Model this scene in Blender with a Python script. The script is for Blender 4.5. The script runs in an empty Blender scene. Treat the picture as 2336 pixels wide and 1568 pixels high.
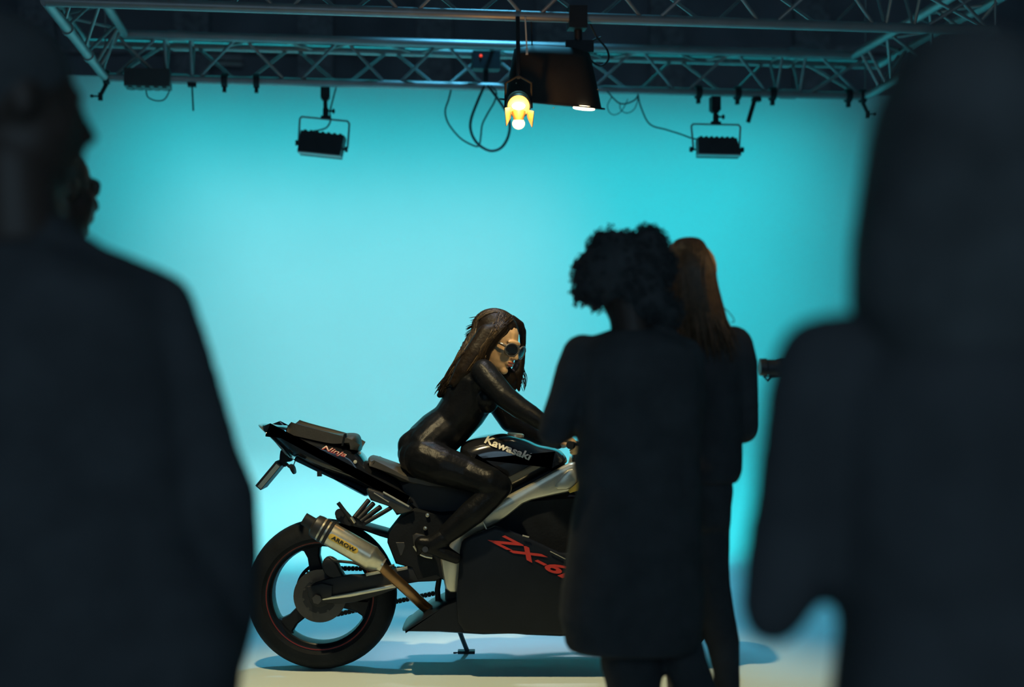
import bpy, bmesh, math, random
from mathutils import Vector, Matrix
from mathutils.bvhtree import BVHTree
random.seed(11)
SC = bpy.context.scene
C = SC.collection
PI = math.pi

# ------------------------------------------------------------------ camera
F, CX, HY, H = 3244.0, 1168.0, 835.0, 1.276      # focal length in pixels, principal column, horizon row, eye height
cam_d = bpy.data.cameras.new('camera'); cam = bpy.data.objects.new('camera', cam_d); C.objects.link(cam)
cam.location = (0, 0, H); cam.rotation_euler = (PI/2, 0, 0)
cam_d.sensor_width = 36; cam_d.sensor_fit = 'HORIZONTAL'; cam_d.lens = F/2336*36
cam_d.shift_y = (HY-784)/2336
cam_d.clip_start = 0.05
cam_d.dof.use_dof = True; cam_d.dof.focus_distance = 6.0; cam_d.dof.aperture_fstop = 1.4
SC.camera = cam
vs = SC.view_settings
vs.view_transform = 'Standard'; vs.look = 'None'; vs.gamma = 1; vs.use_curve_mapping = False; vs.exposure = 0.0

# ------------------------------------------------------------------ world and lights
w = bpy.data.worlds.new('world'); SC.world = w; w.use_nodes = True
bg = w.node_tree.nodes['Background']; bg.inputs[0].default_value = (0.55, 0.78, 1.0, 1); bg.inputs[1].default_value = 0.05

def lamp(name, kind, loc, target, color, power, **kw):
    l = bpy.data.lights.new(name, kind); o = bpy.data.objects.new(name, l); C.objects.link(o)
    o.location = loc
    zc = (Vector(loc)-Vector(target)).normalized(); xc = Vector((math.cos(math.radians(7.3)), math.sin(math.radians(7.3)), 0)); yc = zc.cross(xc).normalized(); xc = yc.cross(zc)
    o.rotation_euler = Matrix((xc, yc, zc)).transposed().to_euler()
    l.color = color; l.energy = power
    for k, v in kw.items(): setattr(l, k, v)
    return o
R_ = math.radians
CY = (0.025, 0.90, 1.0)
YAW = math.radians(7.3)
def set_pt(u, v, z): return (math.cos(YAW)*u-math.sin(YAW)*v, 10.4+math.sin(YAW)*u+math.cos(YAW)*v, z)   # u along the back wall, v away from it
lamp('cyan_batten', 'AREA', set_pt(-0.25, -1.25, 4.75), set_pt(-0.25, 0.0, 0.75), CY, 52, shape='RECTANGLE', size=5.4, size_y=0.4, spread=R_(52))
lamp('white_batten', 'AREA', set_pt(-1.0, -1.3, 4.6), set_pt(-1.0, 0.0, 0.5), (1.0, 0.58, 0.52), 7.5, shape='RECTANGLE', size=2.8, size_y=0.3, spread=R_(38))
lamp('blue_back', 'SPOT', (0.0, 8.15, 4.95), (0.0, 7.75, 0.0), (0.13, 0.64, 1.0), 470, spot_size=R_(66), spot_blend=0.9, shadow_soft_size=0.2)
lamp('warm_key', 'SPOT', (-1.3, 4.2, 4.95), (-0.05, 5.25, 0.0), (1.0, 0.80, 0.42), 740, spot_size=R_(39), spot_blend=0.7, shadow_soft_size=0.10)
lamp('pale_overhead', 'SPOT', (-0.1, 6.25, 4.95), (-0.05, 6.25, 0.0), (0.95, 0.92, 1.0), 320, spot_size=R_(19), spot_blend=0.9, shadow_soft_size=0.12)
lamp('warm_side', 'SPOT', (0.75, 4.1, 2.75), (0.0, 5.95, 1.34), (1.0, 0.76, 0.38), 130, spot_size=R_(22), spot_blend=0.8, shadow_soft_size=0.10)
lamp('hair_light', 'SPOT', (2.5, 4.05, 2.6), (0.64, 4.27, 1.60), (1.0, 0.66, 0.30), 45, spot_size=R_(15), spot_blend=0.9, shadow_soft_size=0.08)
lamp('added_fill', 'AREA', (0.0, -3.2, 2.9), (0.0, 3.0, 1.5), (0.46, 0.76, 1.0), 48, size=3.0)  # added fill behind the camera, lifts the blacks like film fog

# ------------------------------------------------------------------ helpers
def P(px, py, d): return Vector(((px-CX)/F*d, d, H+(HY-py)/F*d))
def rr(px, d): return px*d/F

def mat(name, col, rough=0.6, metal=0.0, var=0.12, scale=14.0, bump=0.0, bscale=60.0, spec=0.5, coat=0.0, emit=None, estr=0.0):
    m = bpy.data.materials.new(name); m.use_nodes = True
    nt = m.node_tree; b = nt.nodes['Principled BSDF']
    b.inputs['Roughness'].default_value = rough; b.inputs['Metallic'].default_value = metal
    b.inputs['Specular IOR Level'].default_value = spec
    if coat: b.inputs['Coat Weight'].default_value = coat; b.inputs['Coat Roughness'].default_value = 0.05
    tc = nt.nodes.new('ShaderNodeTexCoord')
    n = nt.nodes.new('ShaderNodeTexNoise'); n.inputs['Scale'].default_value = scale; n.inputs['Detail'].default_value = 4
    r = nt.nodes.new('ShaderNodeValToRGB')
    r.color_ramp.elements[0].position = 0.3; r.color_ramp.elements[1].position = 0.7
    r.color_ramp.elements[0].color = tuple(c*(1-var) for c in col)+(1,)
    r.color_ramp.elements[1].color = tuple(min(1, c*(1+var)) for c in col)+(1,)
    nt.links.new(tc.outputs['Object'], n.inputs['Vector']); nt.links.new(n.outputs['Fac'], r.inputs[0]); nt.links.new(r.outputs[0], b.inputs['Base Color'])
    if bump:
        n2 = nt.nodes.new('ShaderNodeTexNoise'); n2.inputs['Scale'].default_value = bscale; n2.inputs['Detail'].default_value = 5
        bp = nt.nodes.new('ShaderNodeBump'); bp.inputs['Strength'].default_value = bump; bp.inputs['Distance'].default_value = 0.01
        nt.links.new(tc.outputs['Object'], n2.inputs['Vector']); nt.links.new(n2.outputs['Fac'], bp.inputs['Height']); nt.links.new(bp.outputs[0], b.inputs['Normal'])
    if emit:
        b.inputs['Emission Color'].default_value = tuple(emit)+(1,); b.inputs['Emission Strength'].default_value = estr
    return m

M = {}
M['floor'] = mat('painted_floor', (0.72, 0.71, 0.66), 0.55, var=0.04, scale=2.0, bump=0.05, bscale=8)
M['cyc'] = mat('cyclorama_paint', (0.66, 0.78, 0.79), 0.8, var=0.02, scale=1.5, bump=0.03, bscale=10)
M['dark'] = mat('dark_ceiling_paint', (0.30, 0.33, 0.38), 0.9, var=0.3, scale=1.2)
M['beam'] = mat('dark_beam', (0.34, 0.37, 0.41), 0.8, var=0.3)
M['alu'] = mat('dull_aluminium', (0.30, 0.31, 0.32), 0.45, 0.6, var=0.10, scale=8)
M['black'] = mat('black_metal', (0.013, 0.016, 0.022), 0.55, var=0.2, spec=0.35)
M['blackplastic'] = mat('black_plastic', (0.03, 0.032, 0.036), 0.45, var=0.15, bump=0.05)
M['rubber'] = mat('black_rubber', (0.011, 0.014, 0.019), 0.75, var=0.2, spec=0.15, bump=0.15, bscale=90)
M['cable'] = mat('black_cable', (0.022, 0.025, 0.028), 0.5)
M['paint'] = mat('black_gloss_paint', (0.012, 0.013, 0.016), 0.16, var=0.1, coat=0.6)
M['fairing'] = mat('black_fairing_paint', (0.008, 0.011, 0.017), 0.38, var=0.1, spec=0.2)
M['frame'] = mat('satin_aluminium', (0.66, 0.64, 0.53), 0.34, 0.75, var=0.06, bump=0.03, bscale=200)
M['steel'] = mat('brushed_titanium', (0.72, 0.67, 0.52), 0.34, 0.9, var=0.10, scale=40)
M['steeldark'] = mat('dark_steel', (0.07, 0.07, 0.072), 0.42, 0.7, var=0.15)
M['bronze'] = mat('heat_tinted_pipe', (0.30, 0.17, 0.08), 0.35, 0.9, var=0.25, scale=10)
M['red'] = mat('red_decal', (0.55, 0.035, 0.025), 0.45, var=0.08)
M['redpin'] = mat('dark_red_stripe', (0.16, 0.012, 0.014), 0.5)
M['silver'] = mat('silver_decal', (0.62, 0.60, 0.50), 0.4, 0.1)
M['white'] = mat('white_decal', (0.75, 0.72, 0.65), 0.5)
M['gold'] = mat('yellow_badge', (0.78, 0.52, 0.08), 0.5, 0.0, var=0.15)
M['vinyl'] = mat('seat_vinyl', (0.055, 0.05, 0.042), 0.5, var=0.15, bump=0.08, bscale=160)
M['lens'] = mat('clear_tail_lens', (0.22, 0.30, 0.33), 0.15, var=0.1, coat=0.5)
M['leather'] = mat('black_leather', (0.006, 0.007, 0.009), 0.37, var=0.2, bump=0.35, bscale=30, spec=0.15)
M['skin'] = mat('warm_skin', (0.66, 0.42, 0.21), 0.5, var=0.06)
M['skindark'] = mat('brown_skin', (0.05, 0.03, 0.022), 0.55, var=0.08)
M['lips'] = mat('lips', (0.32, 0.09, 0.06), 0.4)
M['hair'] = mat('dark_brown_hair', (0.012, 0.008, 0.005), 0.46, var=0.35, scale=60, spec=0.16, bump=0.3, bscale=50)
M['hairlong'] = mat('brown_hair', (0.10, 0.052, 0.024), 0.5, var=0.35, scale=60)
M['tray'] = mat('blue_reflection_undertray', (0.02, 0.045, 0.07), 0.25, coat=0.6)  # blue in the colour stands in for light reflected off the floor
M['hairsheen'] = mat('sheen_tinted_hair', (0.075, 0.048, 0.020), 0.4, var=0.3, scale=60, spec=0.3)  # lighter strand colour paints the golden sheen into the dark hair
M['hairblack'] = mat('black_hair', (0.058, 0.058, 0.06), 0.85, var=0.3)
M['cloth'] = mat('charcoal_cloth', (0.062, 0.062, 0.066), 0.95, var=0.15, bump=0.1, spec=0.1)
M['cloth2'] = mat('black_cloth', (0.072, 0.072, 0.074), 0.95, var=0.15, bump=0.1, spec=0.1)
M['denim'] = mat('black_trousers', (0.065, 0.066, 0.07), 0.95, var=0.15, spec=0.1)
M['glass'] = mat('dark_sunglass_lens', (0.012, 0.012, 0.014), 0.06, var=0.05, coat=1.0)
M['rim'] = mat('pale_sunglass_frame', (0.10, 0.09, 0.075), 0.15, var=0.1, coat=0.5)
M['hot'] = mat('glowing_lens', (1, 0.8, 0.5), 0.4, emit=(1.0, 0.62, 0.22), estr=26)
M['housing'] = mat('black_lamp_enamel', (0.02, 0.02, 0.02), 0.6, spec=0.3)
M['hot3'] = mat('glowing_opening', (1, 0.8, 0.5), 0.4, emit=(1.0, 0.80, 0.50), estr=9)
M['hot2'] = mat('glowing_lens_reflection', (1, 0.8, 0.5), 0.4, emit=(1.0, 0.80, 0.40), estr=2.2)
M['led'] = mat('red_indicator', (0.6, 0.03, 0.02), 0.4, emit=(1.0, 0.06, 0.02), estr=1.2)
M['doorin'] = mat('orange_brown_barn_door', (0.42, 0.30, 0.16), 0.5, 0.4, var=0.25)  # mottled orange-brown shared by lamp housing, reflector and doors
M['tube'] = mat('unlit_fluorescent_tube', (0.6, 0.66, 0.64), 0.4)

class MB:
    def __init__(s): s.v = []; s.f = []
    def ring_tube(s, rings, cap=True):
        b = len(s.v); n = len(rings[0])
        for r in rings: s.v.extend(Vector(p) for p in r)
        for k in range(len(rings)-1):
            for i in range(n):
                j = (i+1) % n
                s.f.append((b+k*n+i, b+k*n+j, b+(k+1)*n+j, b+(k+1)*n+i))
        if cap:
            s.f.append(tuple(b+i for i in range(n))[::-1]); m = b+(len(rings)-1)*n
            s.f.append(tuple(m+i for i in range(n)))
        return s
    def tube(s, pts, rad, n=10, cap=True):
        pts = [Vector(p) for p in pts]
        if not isinstance(rad, (list, tuple)): rad = [rad]*len(pts)
        t0 = (pts[1]-pts[0]).normalized()
        up = Vector((0, 0, 1)) if abs(t0.z) < 0.9 else Vector((1, 0, 0))
        nrm = t0.cross(up).normalized(); rings = []
        for i, p in enumerate(pts):
            if i == 0: t = t0
            elif i == len(pts)-1: t = (pts[i]-pts[i-1]).normalized()
            else: t = ((pts[i+1]-p).normalized()+(p-pts[i-1]).normalized()).normalized()
            nrm = (nrm-t*nrm.dot(t)).normalized(); bn = t.cross(nrm)
            rings.append([p+(nrm*math.cos(2*PI*k/n)+bn*math.sin(2*PI*k/n))*rad[i] for k in range(n)])
        return s.ring_tube(rings, cap)
    def ell(s, c, r, basis=None, nu=14, nv=9):
        c = Vector(c); B = basis or (Vector((1, 0, 0)), Vector((0, 1, 0)), Vector((0, 0, 1)))
        if not isinstance(r, (list, tuple)): r = (r, r, r)
        rings = []
        for k in range(nv):
            th = PI*(k+0.5)/nv
            rings.append([c+B[0]*r[0]*math.sin(th)*math.cos(2*PI*i/nu)+B[1]*r[1]*math.sin(th)*math.sin(2*PI*i/nu)+B[2]*r[2]*math.cos(th) for i in range(nu)])
        return s.ring_tube(rings)
    def chain(s, pts, rad, n=12):
        for p, r in zip(pts, rad): s.ell(p, r, nu=n, nv=8)
        for i in range(len(pts)-1):
            if (Vector(pts[i+1])-Vector(pts[i])).length > 1e-4: s.tube([pts[i], pts[i+1]], [rad[i], rad[i+1]], n)
        return s
    def box(s, c, size, rotz=0.0, basis=None):
        c = Vector(c); hx, hy, hz = (q/2 for q in size)
        if basis: X, Y, Z = basis
        else: X, Y, Z = Vector((math.cos(rotz), math.sin(rotz), 0)), Vector((-math.sin(rotz), math.cos(rotz), 0)), Vector((0, 0, 1))
        return s.ring_tube([[c+X*hx*a+Y*hy*b+Z*hz*e for a, b in ((-1, -1), (1, -1), (1, 1), (-1, 1))] for e in (-1, 1)])
    def lathe(s, c, axis, prof, n=48, closed=False):
        """prof: (radius, offset along the axis)"""
        c = Vector(c); A = Vector(axis).normalized(); u = A.orthogonal().normalized(); v = A.cross(u)
        if closed: prof = list(prof)+[prof[0]]
        rings = [[c+A*h+(u*math.cos(2*PI*i/n)+v*math.sin(2*PI*i/n))*max(r, 1e-4) for i in range(n)] for r, h in prof]
        return s.ring_tube(rings, not closed)
    def slab(s, poly, y0, y1, inset=0.0, lv=(-1, 1)):
        """poly: (x, z) outline, extruded from y0 to y1 with rounded rims"""
        a = sum(poly[i][0]*poly[(i+1) % len(poly)][1]-poly[(i+1) % len(poly)][0]*poly[i][1] for i in range(len(poly)))
        if a < 0: poly = poly[::-1]
        n = len(poly); nr = []
        for i in range(n):
            p0, p1, p2 = Vector(poly[i-1]), Vector(poly[i]), Vector(poly[(i+1) % n])
            e1, e2 = (p1-p0).normalized(), (p2-p1).normalized()
            m = Vector((-e1.y-e2.y, e1.x+e2.x))
            if m.length < 1e-6: m = Vector((-e1.y, e1.x))
            m.normalize(); k = max(0.6, m.dot(Vector((-e1.y, e1.x)))); nr.append(m/k)
        if inset and lv == (-1, 1): lv = (-1, -.985, -.94, -.86, -.74, -.58, -.38, 0, .38, .58, .74, .86, .94, .985, 1) if inset >= 0.03 else (-1, -0.85, -0.55, 0, 0.55, 0.85, 1)
        rings = []
        for t in lv:
            off = inset*(1-math.sqrt(max(0, 1-abs(t)**3))); y = (y0+y1)/2+(y1-y0)/2*t
            rings.append([Vector((poly[i][0]+nr[i].x*off, y, poly[i][1]+nr[i].y*off)) for i in range(n)])
        return s.ring_tube(rings)
    def mesh(s, name, angle=40):
        me = bpy.data.meshes.new(name); me.from_pydata([tuple(p) for p in s.v], [], s.f)
        bm = bmesh.new(); bm.from_mesh(me)
        bmesh.ops.recalc_face_normals(bm, faces=bm.faces[:])
        bm.to_mesh(me); bm.free()
        me.shade_smooth()
        if angle < 170: me.set_sharp_from_angle(angle=R_(angle))
        return me
    def bvh(s): return BVHTree.FromPolygons(s.v, s.f)

ORIG = {}
def link(name, me, m, parent=None, base=None):
    o = bpy.data.objects.new(name, me); C.objects.link(o)
    if m is not None: me.materials.clear(); me.materials.append(m)
    off = ORIG[parent.name] if parent else Vector(base) if base is not None else Vector((0, 0, 0))
    me.transform(Matrix.Translation(-off))
    if parent: o.parent = parent
    else: o.location = off
    ORIG[o.name] = off
    return o
def part(name, mb, m, parent, angle=40, label=None, kind=None):
    o = link(name, mb.mesh(name, angle), m, parent)
    if label: o['label'] = label
    if kind: o['kind'] = kind
    return o
def thing(name, label, cat, base, group=None):
    o = bpy.data.objects.new(name, None); C.objects.link(o); o.location = base; o.empty_display_size = 0.1
    ORIG[o.name] = Vector(base); o['label'] = label; o['category'] = cat
    if group: o['group'] = group
    return o
def tag(o, label, cat, group=None):
    o['label'] = label; o['category'] = cat
    if group: o['group'] = group
    return o
def struct(name, mb, m, angle=40):
    o = link(name, mb.mesh(name, angle), m); o['kind'] = 'structure'; return o
def grown(name, mb, m, parent=None, base=None, voxel=0.007, smooth=3):
    """one continuous skin over overlapping shapes"""
    me = mb.mesh(name+'_raw', 180); t = bpy.data.objects.new('temp', me); C.objects.link(t)
    r = t.modifiers.new('r', 'REMESH'); r.mode = 'VOXEL'; r.voxel_size = voxel
    q = t.modifiers.new('s', 'SMOOTH'); q.iterations = smooth; q.factor = 0.5
    dg = bpy.context.evaluated_depsgraph_get()
    out = bpy.data.meshes.new_from_object(t.evaluated_get(dg))
    bpy.data.objects.remove(t); bpy.data.meshes.remove(me)
    out.name = name; out.shade_smooth()
    return link(name, out, m, parent, base)
def chaikin(p, k=1, keep=()):
    for _ in range(k):
        q = []
        for i in range(len(p)):
            a, b = p[i], p[(i+1) % len(p)]
            q += [(a[0]*.75+b[0]*.25, a[1]*.75+b[1]*.25), (a[0]*.25+b[0]*.75, a[1]*.25+b[1]*.75)]
        p = q
    return p
def xz(pts, d): return [(P(x, y, d).x, P(x, y, d).z) for x, y in pts]
def spl(pts, k=8):
    """Catmull-Rom through the points"""
    pts = [Vector(p) for p in pts]; out = []
    for i in range(len(pts)-1):
        p0, p1, p2, p3 = pts[max(0, i-1)], pts[i], pts[i+1], pts[min(len(pts)-1, i+2)]
        for j in range(k):
            t = j/k
            out.append(0.5*((2*p1)+(p2-p0)*t+(2*p0-5*p1+4*p2-p3)*t*t+(3*p1-p0-3*p2+p3)*t**3))
    out.append(pts[-1]); return out

def lettering(name, body, m, parent, start, end, height, d, target, bold=0.0, shear=0.0, lift=0.004, squash=None, label=None):
    """flat letters from start to end (pixel baseline) laid on the near face of the target"""
    cu = bpy.data.curves.new('t', 'FONT'); cu.body = body; cu.size = 1.0; cu.offset = bold; cu.shear = shear; cu.resolution_u = 4
    t = bpy.data.objects.new('t', cu); C.objects.link(t)
    dg = bpy.context.evaluated_depsgraph_get(); me = bpy.data.meshes.new_from_object(t.evaluated_get(dg))
    bpy.data.objects.remove(t); bpy.data.curves.remove(cu)
    bm = bmesh.new(); bm.from_mesh(me); bmesh.ops.triangulate(bm, faces=bm.faces[:])
    for _ in range(3):
        bmesh.ops.subdivide_edges(bm, edges=[e for e in bm.edges if e.calc_length() > 0.13], cuts=1); bmesh.ops.triangulate(bm, faces=bm.faces[:])
    x0 = min(v.co.x for v in bm.verts); x1 = max(v.co.x for v in bm.verts)
    a, b = P(start[0], start[1], d), P(end[0], end[1], d); ux = (b-a); L = ux.length; ux.normalize(); uz = Vector((-ux.z, 0, ux.x))
    k = height*d/F/0.70
    for v in bm.verts:
        p = a+ux*((v.co.x-x0)/(x1-x0)*L)+uz*(v.co.y*k)
        h = target.ray_cast(Vector((p.x, d-1.5, p.z)), Vector((0, 1, 0)), 4.0) if target else (None,)
        p.y = (h[0].y if h[0] else d)-lift
        v.co = p
    bm.to_mesh(me); bm.free(); me.name = name
    o = link(name, me, m, parent)
    if label: o['label'] = label
    return o

# ------------------------------------------------------------------ studio shell
YAW = R_(7.3)
UX = Vector((math.cos(YAW), math.sin(YAW), 0)); UY = Vector((-math.sin(YAW), math.cos(YAW), 0)); UZ = Vector((0, 0, 1))
WO = Vector((0, 10.4, 0))
q = [Vector((-7, -4.2, 0)), Vector((7, -4.2, 0)), WO-UY*2.25+UX*7, WO-UY*2.25-UX*7.2]
mb = MB(); mb.ring_tube([[p-UZ*0.1 for p in q], q]); struct('floor', mb, M['cyc'])
mb = MB(); prof = [(-2.25, 0.0), (-0.7, 0.0)]            # the coved cyclorama: (depth along UY, height)
for k in range(1, 13):
    a = PI/2*k/12; prof.append((-0.7+0.7*math.sin(a), 0.7-0.7*math.cos(a)))
prof += [(0, 2.2), (0, 3.32), (0.12, 3.32), (0.12, -0.1), (-2.25, -0.1)]
mb.ring_tube([[WO+UX*u+UY*a+UZ*z for a, z in prof] for u in (-5.9, -2.6, 0, 2.6, 5.7)])
struct('wall_back', mb, M['cyc'], 30)
mb = MB(); mb.box((0, 13.9, 2.55), (14, 0.1, 5.3)); struct('wall_rear', mb, M['dark'])
mb = MB(); mb.box((-6.3, 5, 2.55), (0.1, 18, 5.3)); struct('wall_left', mb, M['dark'])
mb = MB(); mb.box((6.3, 5, 2.55), (0.1, 18, 5.3)); struct('wall_right', mb, M['dark'])
mb = MB(); mb.box((0, 5, 5.25), (14, 18, 0.1)); ceil = struct('ceiling', mb, M['dark'])
for k in range(5):
    mb = MB(); mb.box((0, 7.4+k*1.45, 5.11), (12.4, 0.14, 0.17)); part('beam', mb, M['beam'], ceil)
rear = bpy.data.objects['wall_rear']
for x in (-4.6, -3.1, -1.9, -0.75, 0.4, 1.5, 2.9, 4.4):
    mb = MB(); mb.box((x, 13.79, 2.6), (0.34, 0.10, 5.1)); part('pilaster', mb, M['beam'], rear)
for z in (3.62, 4.32):
    mb = MB(); mb.box((0, 13.70, z), (12.4, 0.07, 0.06)); part('rail', mb, M['beam'], rear)

# ------------------------------------------------------------------ lighting truss
TO = Vector((-0.184, 8.8, 0)); ZB, ZT, HW = 3.005, 3.235, 0.132
UL, UR, VF = -2.27, 2.47, -1.79
def T(u, v, z): return TO+UX*u+UY*v+UZ*z
truss = thing('lighting_truss', 'grey aluminium lattice truss frame hanging under the dark ceiling', 'truss', T(0, VF/2, ZB))
def bar(name, a, b, r, n=12):
    mb = MB(); mb.tube([a, b], r, n); return part(name, mb, M['alu'], truss)
CR, BR = 0.027, 0.0095
bar('chord', T(UL, 0, ZB), T(UR, 0, ZB), CR); bar('chord', T(UL, VF, ZB), T(UR, VF, ZB), CR)
bar('chord', T(UL, VF, ZB), T(UL, 0, ZB), CR); bar('chord', T(UR, VF, ZB), T(UR, 0, ZB), CR)
for s in (-1, 1):
    bar('chord', T(UL-s*HW*(1), s*HW, ZT), T(UR+s*HW, s*HW, ZT), CR)
    bar('chord', T(UL+s*HW, VF-s*HW, ZT), T(UR-s*HW, VF-s*HW, ZT), CR)
    bar('chord', T(UL+s*HW, VF-s*HW, ZT), T(UL+s*HW, -s*HW, ZT), CR)
    bar('chord', T(UR+s*HW, VF+s*HW, ZT), T(UR+s*HW, s*HW, ZT), CR)
per = 0.605
def zig(pt, u0, u1, top0):
    """one zigzag lacing; pt(u, side) gives the point on the lower (0) or upper (1) chord"""
    k = math.ceil((u0-top0)/per)-1
    while top0+k*per < u1:
        t = top0+k*per
        for s in (-1, 1):
            a, b = t+s*0.02, t+s*(per/2-0.035)
            if u0 <= min(a, b) and max(a, b) <= u1: bar('brace', pt(b, 0), pt(a, 1), BR, 8)
        k += 1
for v in (0, VF):
    for s, off in ((-1, -0.255), (1, -0.5575)):
        zig(lambda u, q, v=v, s=s: T(u, v+s*HW*q, ZB+(ZT-ZB)*q), -1.75, 1.87, off)
    zig(lambda u, q, v=v: T(u, v-HW+2*HW*q, ZT), -1.75, 1.87, -0.4)
    for u in (-1.76, -1.91, 1.88, 2.03):
        for s in (-1, 1): bar('brace', T(u, v, ZB), T(u, v+s*HW, ZT), BR, 8)
        bar('brace', T(u, v-HW, ZT), T(u, v+HW, ZT), BR, 8)
    for a, b in ((UL, -1.91), (2.03, UR)):
        for s in (-1, 1):
            bar('brace', T(a+0.05, v, ZB), T(b-0.03, v+s*HW, ZT), BR, 8); bar('brace', T(b-0.03, v, ZB), T(a+0.08, v+s*HW, ZT), BR, 8)
for u in (UL, UR):
    for s, off in ((-1, -0.7), (1, -1.0)):
        zig(lambda v, q, u=u, s=s: T(u+s*HW*q, v, ZB+(ZT-ZB)*q), VF+0.2, -0.12, off)
    zig(lambda v, q, u=u: T(u-HW+2*HW*q, v, ZT), VF+0.2, -0.12, -0.85)
    for v in (-0.25, -0.36):
        for s in (-1, 1): bar('brace', T(u, v, ZB), T(u+s*HW, v, ZT), BR, 8)
    for v in (0, VF):
        bar('hanging_cable', T(u, v, ZB), T(u, v, 5.2), 0.006, 8)
    mb = MB(); mb.tube([T(u, -0.62, ZB), T(u, -0.55, ZB)], 0.034, 16); part('coupler', mb, M['alu'], truss)
    mb = MB(); mb.tube([T(u, -1.25, ZB), T(u, -1.19, ZB)], 0.034, 16); part('coupler', mb, M['alu'], truss)
for u in (-1.835, 1.955):
    for v, z in ((0, ZB), (-HW, ZT), (HW, ZT)):
        mb = MB(); mb.tube([T(u-0.05, v, z), T(u+0.05, v, z)], 0.033, 14); part('coupler', mb, M['alu'], truss)

def u_at(px, v):
    k = (px-CX)/F; o = TO+UY*v
    return (k*o.y-o.x)/(UX.x-k*UX.y)
# ---- clamps, rods and other hardware hanging on the rear bottom chord
def clamp(px, label, flip=1, big=True):
    u = u_at(px, 0); o = T(u, 0, ZB); t = thing('pipe_clamp', label, 'clamp', o)
    mb = MB(); mb.lathe(o, UX, [(0.029, -0.018), (0.043, -0.018), (0.043, 0.018), (0.029, 0.018)], 20, closed=True); part('jaw', mb, M['black'], t)
    if big:
        mb = MB(); mb.tube([o-UZ*0.04, o-UZ*0.065-UX*0.012*flip, o-UZ*0.10-UX*0.03*flip], [0.014, 0.012, 0.012]); part('hook', mb, M['black'], t)
        q = o-UZ*0.115-UX*0.035*flip
        mb = MB(); mb.tube([q+UZ*0.02, q-UZ*0.025], 0.014, 10); mb.tube([q-UX*0.005*flip, q-UX*0.045*flip], 0.005, 8); mb.ell(q-UX*0.05*flip, (0.012, 0.008, 0.010)); part('wing_nut', mb, M['black'], t)
    else:
        mb = MB(); mb.box(o-UZ*0.05, (0.022, 0.03, 0.045), YAW); part('bolt', mb, M['black'], t)
    return t
clamp(243, 'black pipe clamp with wing nut below the left rear truss corner', 1)
clamp(1968, 'black pipe clamp with hook below the right rear truss corner', -1)
for px, lb in ((512, 'small dark clamp on the truss, right of the hanging rod'), (585, 'small dark clamp on the truss, nearest left of the left flood light'),
               (1593, 'small dark clamp on the truss, just left of the right flood light'), (1682, 'small dark clamp on the truss, just right of the right flood light'),
               (1762, 'small dark clamp on the truss, right of the hanging flat bar'), (1935, 'small dark clamp on the truss, beside the right corner')):
    clamp(px, lb, big=False)
u = u_at(438, 0); o = T(u, 0, ZB); t = thing('hanging_rod', 'thin dark rod hanging from a small plate under the left truss', 'rod', o)
mb = MB(); mb.box(o-UZ*0.036, (0.05, 0.04, 0.02), YAW); part('plate', mb, M['black'], t)
mb = MB(); mb.tube([o-UZ*0.03, o-UZ*0.19+UX*0.008], 0.005, 8); part('rod', mb, M['black'], t)
u = u_at(1722, 0); o = T(u, 0, ZB); t = thing('hanging_flat_bar', 'slanted dark flat bar hanging below the truss right of the right flood light', 'bar', o)
mb = MB(); mb.box(o-UZ*0.040+UX*0.01, (0.055, 0.04, 0.022), YAW); part('plate', mb, M['black'], t)
mb = MB(); X = (UX*0.93+UZ*0.34).normalized(); Z = UY.cross(X)*-1
a, b = o-UZ*0.035, o-UZ*0.185-UX*0.045; ax = (b-a).normalized(); mb.box((a+b)/2, (0.026, 0.012, (b-a).length), basis=(ax.cross(UY), UY, ax)); part('bar', mb, M['black'], t)
# dimmer box on the left
c = P(338, 181, 8.52); t = thing('dimmer_box', 'black control box strapped under the left end of the rear truss', 'box', c)
mb = MB(); mb.box(c, (0.265, 0.14, 0.105), YAW); part('case', mb, M['blackplastic'], t)
for k in range(5):
    mb = MB(); mb.box(c+UX*(-0.10+k*0.05)-UZ*0.052, (0.026, 0.10, 0.014), YAW); part('fin', mb, M['blackplastic'], t)
mb = MB(); mb.box(c+UX*0.09+UY*0.12+UZ*0.03, (0.03, 0.30, 0.02), YAW); part('bracket', mb, M['black'], t)
mb = MB(); mb.tube(spl([P(333, 206, 8.5), P(338, 222, 8.5), P(358, 230, 8.5), P(376, 226, 8.5), P(388, 205, 8.5)]), 0.004, 6); part('cable_loop', mb, M['cable'], t)

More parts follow.
